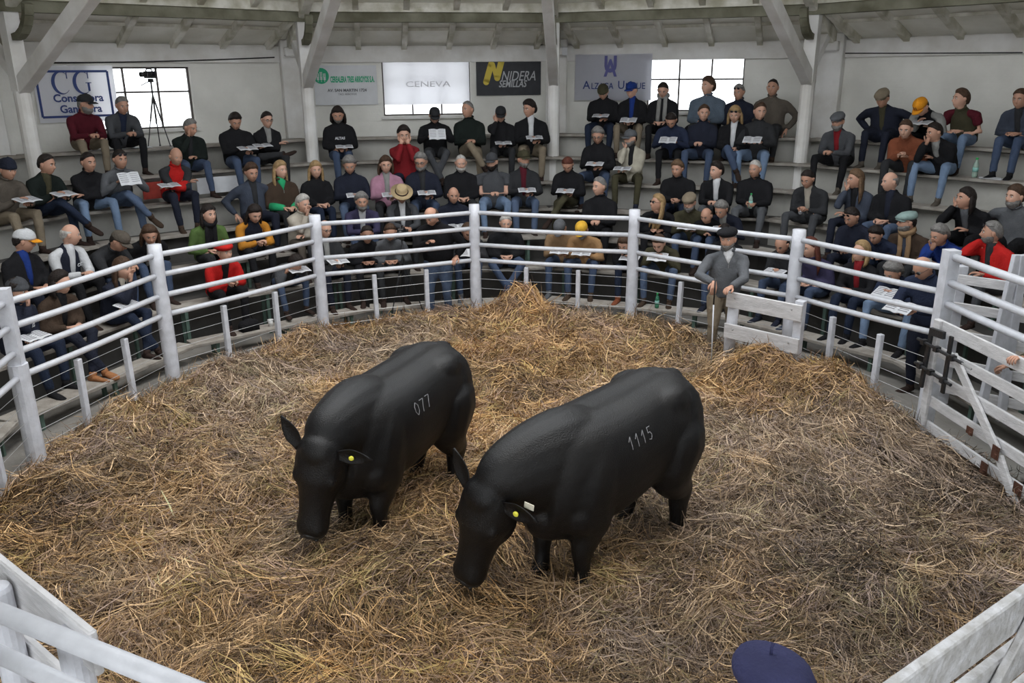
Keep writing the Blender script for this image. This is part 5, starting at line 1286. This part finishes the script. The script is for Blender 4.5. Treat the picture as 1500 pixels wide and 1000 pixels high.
# foreground right: chipped white board gate
ng = thing('near_gate', 'chipped white board gate in the lower right foreground', 'gate', (2.2, 3.0, 0)); NG = np.array([2.2, 3.0, 0])
A1 = onz(1303, 1002, 1.30)-NG; B1_ = onz(1500, 862, 1.30)-NG; d = (B1_-A1); L = np.linalg.norm(d); d = d/L; nn = np.array([-d[1], d[0], 0])
M_chip = mat('chipped_white_board', (.62, .62, .64), .6, .3, col2=(.42, .41, .40), nscale=14, bump=.8, bscale=22)
for z, hh in ((-.0, .20), (-.30, .20), (-.60, .20), (-.90, .2)):
    mb = MB(); mb.box((A1-d*.6+B1_+d*1.2)/2-np.array([0, 0, .10-z])-nn*0, (L+1.8, .05, hh), (d, nn, np.array([0, 0, 1.]))); obj('board', mb, M_chip, ng, bevel=.008)
P0_ = A1+d*(L*1.05)-nn*.06
br = MB(); e0 = A1+d*L*.35-nn*.05-np.array([0, 0, .9]); e1 = A1+d*L*1.08-nn*.05-np.array([0, 0, .10]); dd = (e1-e0)/np.linalg.norm(e1-e0); br.box((e0+e1)/2, (.11, .035, np.linalg.norm(e1-e0)), (np.cross(nn, dd), nn, dd)); obj('brace', br, M_chip, ng, bevel=.006)

# ------------------------------------------------------------------ wall signs
def wall_panel(name, label, cat, px0, py0, px1, py1, m, th=.02, wave=0, off=.03, face=None):
    P1, j = apo(px0, py0, WA-off); P2, _ = apo(px1, py1, WA-off)
    a, b = vert(WA-off, j), vert(WA-off, j+1); t = norm(b-a); n = face_dir(j)
    s0 = (P1[:2]-a)@t; s1 = (P2[:2]-a)@t; z1, z0 = P1[2], P2[2]; w_ = s1-s0; h = z1-z0; c = a+t*(s0+s1)/2
    root = thing(name, label, cat, p3(c, (z0+z1)/2), math.atan2(t[1], t[0]))
    if wave: mb = cloth_panel((-w_/2, 0, h/2), (w_/2, 0, h/2), h, wave); 
    else: mb = MB(); mb.box((0, 0, 0), (w_, th, h))
    obj('panel' if not wave else 'cloth', mb, m, root, smooth=bool(wave))
    return root, w_, h
def text(root, body, x, z, size, m, y=-.016, shear=0, name='lettering', ext=.002, bold=0, align='LEFT', sx=1, font=None, space=1.0, width=None):
    cu = bpy.data.curves.new('lettering', 'FONT'); cu.body = body; cu.size = size; cu.shear = shear; cu.extrude = ext; cu.offset = bold; cu.align_x = align; cu.resolution_u = 3; cu.space_character = space
    tmp = bpy.data.objects.new('tmp', cu); COL.objects.link(tmp); bpy.context.view_layer.update(); dg = bpy.context.evaluated_depsgraph_get()
    me = bpy.data.meshes.new_from_object(tmp.evaluated_get(dg)); bpy.data.objects.remove(tmp)
    me.materials.clear(); me.materials.append(m)
    xs = [v.co.x for v in me.vertices]
    if width: sx = width/(max(xs)-min(xs))
    o = link(name, me, root, (x, y, z)); o.rotation_euler = (math.pi/2, 0, 0); o.scale = (sx, 1, 1); return o
M_sgn = mat('white_sign_board', (.66, .67, .70), .6, .3, noise=.05)
M_sgreen = mat('sign_green_print', (.03, .38, .20), .6, .3); M_sblue = mat('sign_navy_print', (.035, .06, .20), .6, .3); M_spur = mat('sign_violet_print', (.10, .10, .27), .6, .3)
M_sdark = mat('sign_charcoal', (.040, .042, .050), .55, .3, noise=.2); M_syel = mat('sign_yellow', (.62, .48, .07), .55, .3); M_sgrey = mat('sign_pale_grey_print', (.45, .46, .48), .6, .3); M_stxt = mat('sign_grey_text', (.12, .12, .13), .6, .3)
M_cloth_w = mat('white_banner_cloth', (.62, .62, .68), .8, .2, noise=.05)
nt = M_cloth_w.node_tree; pb_ = nt.nodes['Principled BSDF']; tl_ = nt.nodes.new('ShaderNodeBsdfTranslucent'); tl_.inputs[0].default_value = (.75, .76, .80, 1); mx_ = nt.nodes.new('ShaderNodeMixShader'); mx_.inputs[0].default_value = .45
nt.links.new(pb_.outputs[0], mx_.inputs[1]); nt.links.new(tl_.outputs[0], mx_.inputs[2]); nt.links.new(mx_.outputs[0], nt.nodes['Material Output'].inputs[0])
# green emblem sign
r, w_, h = wall_panel('sign_board', 'white sign board with green round grain emblem and green company lettering', 'sign', 458, 96, 554, 153, M_sgn)
mb = MB(); mb.tube([(-w_*.38, -.012, h*.24), (-w_*.38, -.016, h*.24)], h*.20, 28, side=(1, 0, 0)); em = obj('emblem', mb, M_sgreen, r)
for i, x in enumerate((-.5, 0, .5)):
    for q in range(4):
        for s in (-1, 1):
            mb2 = MB() if (q == 0 and s == -1) else mb2
            mb2.ell((-w_*.38+x*h*.17+s*h*.018, -.018, h*(.20+(.0 if x else .02))+(q-1.5)*h*.042*(1.2 if not x else 1)+h*.02), (h*.013, .002, h*.024), nu=6, nv=4)
    mb2.box((-w_*.38+x*h*.17, -.018, h*.15), (h*.012, .003, h*.12)); obj('grain_ear', mb2, M_sgn, em)
text(r, 'CEREALERA TRES ARROYOS S.A.', -w_*.24, h*.08, .15, M_sgreen, bold=.006, width=w_*.70)
text(r, 'AV. SAN MARTIN 1724', 0.02, -h*.16, .075, M_stxt, bold=.002, align='CENTER')
text(r, 'TRES ARROYOS', 0.02, -h*.25, .05, M_stxt, align='CENTER')
# dark yellow-logo sign
r, w_, h = wall_panel('sign_board', 'charcoal sign with a yellow folded N emblem and grey slanted lettering', 'sign', 697, 81, 792, 139, M_sdark, th=.02)
def lp(x, y): return (-w_/2+x*w_, -.016, h/2-y*h)
def stroke(root, pts, wd, m, name='emblem', y=-.016):
    mb = MB()
    for a, b in zip(pts[:-1], pts[1:]):
        a = np.array(lp(*a)); b = np.array(lp(*b)); dd = (b-a)/np.linalg.norm(b-a); mb.box((a+b)/2+np.array([0, y+.016, 0]), (wd, .006, np.linalg.norm(b-a)), (np.cross([0, 1, 0], dd), np.array([0, 1., 0]), dd))
    for p in (pts[0], pts[-1]):
        c = np.array(lp(*p)); mb.tube([c+np.array([0, .003+y+.016, 0]), c+np.array([0, -.003+y+.016, 0])], wd/2, 16, side=(1, 0, 0))
    return obj(name, mb, m, root)
stroke(r, [(.15, .66), (.23, .22)], .12, M_syel); stroke(r, [(.39, .14), (.32, .56)], .12, M_syel); stroke(r, [(.255, .22), (.305, .55)], .08, M_syel, y=-.020)
text(r, 'NIDERA', -w_*.125, -h*.13, .26, M_sgrey, shear=.30, bold=.001, width=w_*.53); text(r, 'SEMILLAS', -w_*.16, -h*.29, .18, M_sgrey, shear=.30, bold=.003, width=w_*.44)
M_cg = M_cloth_w.copy(); M_cg.name = 'backlit_white_banner_cloth'
for n_ in M_cg.node_tree.nodes:
    if n_.type == 'MIX_SHADER': n_.inputs[0].default_value = .6
    if n_.type == 'BSDF_TRANSLUCENT': n_.inputs[0].default_value = (.95, .95, .97, 1)
    if n_.type == 'VALTORGB': n_.color_ramp.elements[0].color = n_.color_ramp.elements[1].color = (.92, .92, .97, 1)
# blue lettered banner partly over the window
r, w_, h = wall_panel('banner', 'white banner with navy frame and large navy initials, left of the window', 'banner', 44, 96, 176, 176, M_cg, wave=.004, off=.05)
fr = MB(); x0, x1, z0, z1 = -w_*.46, w_*.42, -h*.40, h*.40
for (a, b) in (((x0, z1), (x1, z1)), ((x0, z0), (x1, z0)), ((x0, z0), (x0, z1)), ((x1, z0), (x1, z1))): fr.beam((a[0], -.014, a[1]), (b[0], -.014, b[1]), .035, .006, up=(0, 1, 0))
obj('printed_frame', fr, M_sblue, r)
def crescent(root, cx, cz, rx, rz, g=False):
    mb = MB(); n = 30; V = []; A = np.linspace(D2R(42), D2R(318), n)
    for y in (-.021, -.016):
        for a in A: V.append((cx+rx*math.cos(a), y, cz+rz*math.sin(a)))
        for a in A: V.append((cx+rx*.16+rx*.80*math.cos(a), y, cz+rz*.90*math.sin(a)))
    F2 = []
    for i in range(n-1): F2 += [(i, i+1, n+i+1, n+i), (2*n+i, 3*n+i, 3*n+i+1, 2*n+i+1), (i, 2*n+i, 2*n+i+1, i+1), (n+i, n+i+1, 3*n+i+1, 3*n+i)]
    mb.add(V, F2); mb.box((cx+rx*.70, -.0185, cz+rz*.62), (rx*.10, .005, rz*.55))
    if g: mb.box((cx+rx*.68, -.0185, cz-rz*.38), (rx*.24, .005, rz*.72)); mb.box((cx+rx*.68, -.0185, cz-rz*.02), (rx*.62, .005, rz*.07))
    else: pass
    return obj('lettering', mb, M_sblue, root)
crescent(r, -w_*.175, h*.20, w_*.115, h*.205); crescent(r, w_*.085, h*.20, w_*.115, h*.205, True)
text(r, 'Consultora', -w_*.30, -h*.135, .17, M_sblue, bold=.004, y=-.018, width=w_*.62); text(r, 'Ganadera', -w_*.24, -h*.33, .17, M_sblue, bold=.004, y=-.018, width=w_*.52)
M_faint = mat('faint_print', (.68, .68, .72), .7, .2, alpha=None); M_thin = M_cloth_w.copy(); M_thin.name = 'thin_white_banner_cloth'
for n_ in M_thin.node_tree.nodes:
    if n_.type == 'MIX_SHADER': n_.inputs[0].default_value = .85
    if n_.type == 'BSDF_TRANSLUCENT': n_.inputs[0].default_value = (.9, .9, .92, 1)
# thin white banner hanging in front of the bright window
r, w_, h = wall_panel('banner', 'thin white banner with faint dark capitals hung across the bright middle window', 'banner', 560, 88, 688, 152, M_thin, wave=.004, off=.04)
text(r, 'CENEVA', -w_*.25, -h*.10, .15, M_faint, y=-.012, width=w_*.52)
# violet monogram banner
r, w_, h = wall_panel('banner', 'creased white cloth banner with violet interlaced monogram and small capitals', 'banner', 843, 80, 953, 147, M_cloth_w, wave=.014, off=.06)
text(r, 'U', -w_*.03, h*.12, .42, M_spur, align='CENTER', bold=.012, y=-.026, sx=.9); text(r, 'A', -w_*.03, h*.03, .44, M_spur, align='CENTER', bold=.012, y=-.028, sx=.8)
text(r, 'A', -w_*.39, -h*.25, .22, M_sblue, y=-.026, bold=.001, width=w_*.10); text(r, 'LZAGA', -w_*.28, -h*.25, .165, M_sblue, y=-.026, bold=.001, width=w_*.29)
text(r, 'U', w_*.07, -h*.25, .22, M_sblue, y=-.026, bold=.001, width=w_*.08); text(r, 'NZUE', w_*.17, -h*.25, .165, M_sblue, y=-.026, bold=.001, width=w_*.25)
# small white box on the pilaster
P_, j = apo(827, 75, WA-.35); bx_ = MB(); bx_.box((0, 0, 0), (.11, .05, .16)); o = obj('junction_box', bx_, M_sgn, None, bevel=.01, loc=tuple(P_)); tag(o, 'small white junction box high on the pilaster by the monogram banner', 'box')
# cable sagging along the wall
for (p0, p1, sag, lab) in (((55, 92), (402, 84), .10, 'thin dark cable sagging along the wall over the left window'), ((1238, 78), (1498, 77), .02, 'thin dark cable along the right wall below the roof')):
    A1, j1 = apo(*p0, WA-.06); B1_, j2 = apo(*p1, WA-.06); pts = []
    for q in np.linspace(0, 1, 24):
        px = p0[0]+(p1[0]-p0[0])*q; py = p0[1]+(p1[1]-p0[1])*q+4*sag*20*q*(1-q); Pq, _ = apo(px, py, WA-.06); pts.append(Pq)
    mb = MB(); mb.tube(pts, .012, 5); o = obj('cable', mb, M_black, None); tag(o, lab, 'cable')

# ------------------------------------------------------------------ small things
def tripod(loc, h, label, spread_, cam_dir, head_h=.16):
    t = thing('camera_tripod', label, 'tripod', loc); 
    mb = MB(); mb.tube([(0, 0, h*.35), (0, 0, h)], .014, 8); obj('column', mb, M_black, t, True)
    for i in range(3):
        a = D2R(90+120*i+20); mb = MB(); e = (spread_*math.cos(a), spread_*math.sin(a), 0); mid = (e[0]*.5, e[1]*.5, h*.40)
        mb.tube([(0, 0, h*.80), mid], .014, 8); mb.tube([mid, e], .009, 8); mb.ell(e, (.02, .02, .012), nu=8, nv=4); obj('leg', mb, M_black, t)
    mb = MB(); mb.box((0, 0, h+.03), (.07, .07, .06)); mb.tube([(0, 0, h+.03), (-.22, .10, h-.05)], .008, 6); obj('head', mb, M_black, t, bevel=.005)
    return t
def camera(loc, rz, label):
    t = thing('video_camera', label, 'camera', loc, rz)
    mb = MB(); mb.box((0, 0, .06), (.09, .20, .11)); obj('camera_body', mb, M_black, t, bevel=.01)
    mb = MB(); mb.tube([(0, .10, .065), (0, .20, .065)], [.035, .04], 14, side=(1, 0, 0)); obj('lens', mb, M_black, t, True)
    mb = MB(); mb.tube([(0, -.06, .115), (0, -.04, .15), (0, .06, .15), (0, .08, .115)], .010, 6); obj('handle', mb, M_black, t)
    mb = MB(); mb.box((-.075, 0, .07), (.06, .012, .05)); obj('screen', mb, M_glass_d, t); return t
s_, _, _, jj = seat(222, 150, 6, None, 10)
tripod((s_[0], s_[1]+.12, s_[2]), 1.02, 'black camera tripod standing on the bench in front of the left window', .20, 0)
camera((s_[0], s_[1]+.12, s_[2]+1.08), D2R(160), 'small video camera on the tripod before the left window')
tp = onz(594, 470, -.1); tripod((tp[0], tp[1]+.05, -.12), 1.28, 'black video tripod behind the ring fence, left of the middle post', .34, 0)
camera((tp[0], tp[1]+.05, 1.22), D2R(180), 'black video camera with a small light on the tripod behind the ring fence')
M_pet = mat('green_bottle_plastic', (.10, .42, .25), .15, .5, trans=.6); M_cap = mat('green_bottle_cap', (.03, .40, .10), .4, .4); M_cup = mat('white_foam_cup', (.72, .72, .72), .6, .3); M_petc = mat('clear_bottle_plastic', (.55, .72, .62), .12, .5, trans=.6)
M_lab = mat('bottle_label', (.25, .5, .45), .5, .3)
def bottle(loc, label, m=M_pet, s=1.0):
    t = thing('bottle', label, 'bottle', loc, 0, 'drink bottles in the stands'); t.scale = (s,)*3
    mb = MB(); mb.tube([(0, 0, 0), (0, 0, .02), (0, 0, .06), (0, 0, .13), (0, 0, .165), (0, 0, .20), (0, 0, .215)], [.028, .033, .031, .033, .030, .014, .013], 14); obj('bottle_body', mb, m, t, True)
    mb = MB(); mb.tube([(0, 0, .07), (0, 0, .12)], .0335, 14); obj('label', mb, M_lab, t, True)
    mb = MB(); mb.tube([(0, 0, .212), (0, 0, .235)], .0155, 12); obj('bottle_cap', mb, M_cap, t, True); return t
def bench_pt(px, k, back=0):
    y = 300.
    for _ in range(14):
        Pq, j = apo(px, y, lev(k)[0]+back); y = proj((Pq[0], Pq[1], lev(k)[1]))[1]
    return np.array([Pq[0], Pq[1], lev(k)[1]]), j
b_, _ = bench_pt(962, 0, -.05); bottle(tuple(b_), 'green plastic bottle on the lowest bench plank behind the rails')
b_, _ = bench_pt(1427, 5, 0); bottle(tuple(b_+[0, 0, .0]), 'clear plastic bottle on the plank near the tan vest', M_petc, 1.2)
I62 = [o for o in COL.objects if o.get('label', '').startswith('white-haired man in black sweater holding')][0]
def held(info_root, p): 
    c, s = math.cos(info_root.rotation_euler[2]), math.sin(info_root.rotation_euler[2]); k = info_root.scale[0]; return (info_root.location[0]+k*(c*p[0]-s*p[1]), info_root.location[1]+k*(s*p[0]+c*p[1]), info_root.location[2]+k*p[2])
bottle(held(I62, (-.03, .455, .20)), 'green-capped bottle in the hands of the white-haired man in black', M_petc)
M_can = mat('silver_can', (.6, .62, .66), .3, .5, metal=.7)
I63 = [o for o in COL.objects if o.get('label', '').startswith('dark-haired man in charcoal jacket holding a silver')][0]
mb = MB(); mb.tube([(0, 0, 0), (0, 0, .006), (0, 0, .11), (0, 0, .118)], [.024, .031, .031, .025], 14); o = obj('drink_can', mb, M_can, None, True, loc=held(I63, (-.02, .46, .22))); o.rotation_euler = (D2R(70), 0, D2R(160)); tag(o, 'silver drink can in the hand of the man in charcoal jacket', 'can')
b_, _ = bench_pt(397, 0, 0); mb = MB(); mb.tube([(0, 0, 0), (0, 0, .095)], [.028, .040], 16); mb.tube([(0, 0, .09), (0, 0, .098)], .043, 16); o = obj('foam_cup', mb, M_cup, None, True, loc=tuple(b_)); tag(o, 'white foam cup on the lowest bench plank near the red sweater', 'cup')
# coloured boards under the left benches
M_redb = mat('red_board', (.40, .06, .045), .7, .2, noise=.3); M_whb = mat('white_board_panel', (.62, .63, .66), .6, .3, noise=.1)
for (xa, xb, m, lab, nm) in ((206, 245, M_redb, 'faded red board leaning under the bench behind the bald man in red', 'board'), (286, 304, M_whb, 'narrow white board under the bench beside the bald man in red', 'board'), (309, 352, M_whb, 'wide white board under the bench left of the heavy man in black', 'board')):
    pa_, j = bench_pt(xa, 5, -.22); pb_, j2 = bench_pt(xb, 5, -.22); c_ = (pa_+pb_)/2; t = norm((pb_-pa_)[:2]); mb = MB(); mb.box((0, 0, 0), (np.linalg.norm((pb_-pa_)[:2]), .02, .26)); o = obj(nm, mb, m, None, bevel=.003, loc=(c_[0], c_[1], c_[2]-.22)); o.rotation_euler = (0, 0, math.atan2(t[1], t[0])); tag(o, lab, 'board')
# bags
def bag(px, k, back, label, s=1.0, c='black'):
    b_, j = bench_pt(px, k, back); t = thing('bag', label, 'bag', tuple(b_), face_rz(b_, j)); mb = MB(); mb.ell((0, 0, .09*s), (.17*s, .10*s, .095*s), nu=14, nv=10); mb.box((0, 0, .05*s), (.28*s, .16*s, .10*s)); obj('pouch', mb, cm(c), t, True)
    mb = MB(); mb.tube([(-.08*s, 0, .17*s), (-.05*s, 0, .23*s), (.05*s, 0, .23*s), (.08*s, 0, .17*s)], .009*s, 6); obj('handle', mb, cm(c), t, True)
bag(1449, 3, .05, 'small dark bag on the plank behind the woman in black jacket'); bag(1018, 6, -.02, 'dark bag on the top plank left of the tousled fair-haired man', 1.2)
bag(365, 0, .02, 'black camera bag on the plank right of the red sweater', .9)
# loose papers on planks
for px, k, lab in ((1455, 5, 'loose sheets on the empty plank at the right'), (208, 6, 'blue and white papers on the plank under the left window'), (1163, 2, 'folded paper on the plank near the bald man beside the hurdle')):
    b_, j = bench_pt(px, k, .0); mb = MB()
    for q in range(3): a = .2*q; mb.box((.02*q, .01*q, .004+.005*q), (.28, .20, .003), (np.array([math.cos(a), math.sin(a), 0]), np.array([-math.sin(a), math.cos(a), 0]), np.array([0, 0, 1.])))
    o = obj('papers', mb, M_paper, None, loc=tuple(b_)); o.rotation_euler = (0, 0, face_rz(b_, j)); tag(o, lab, 'papers')
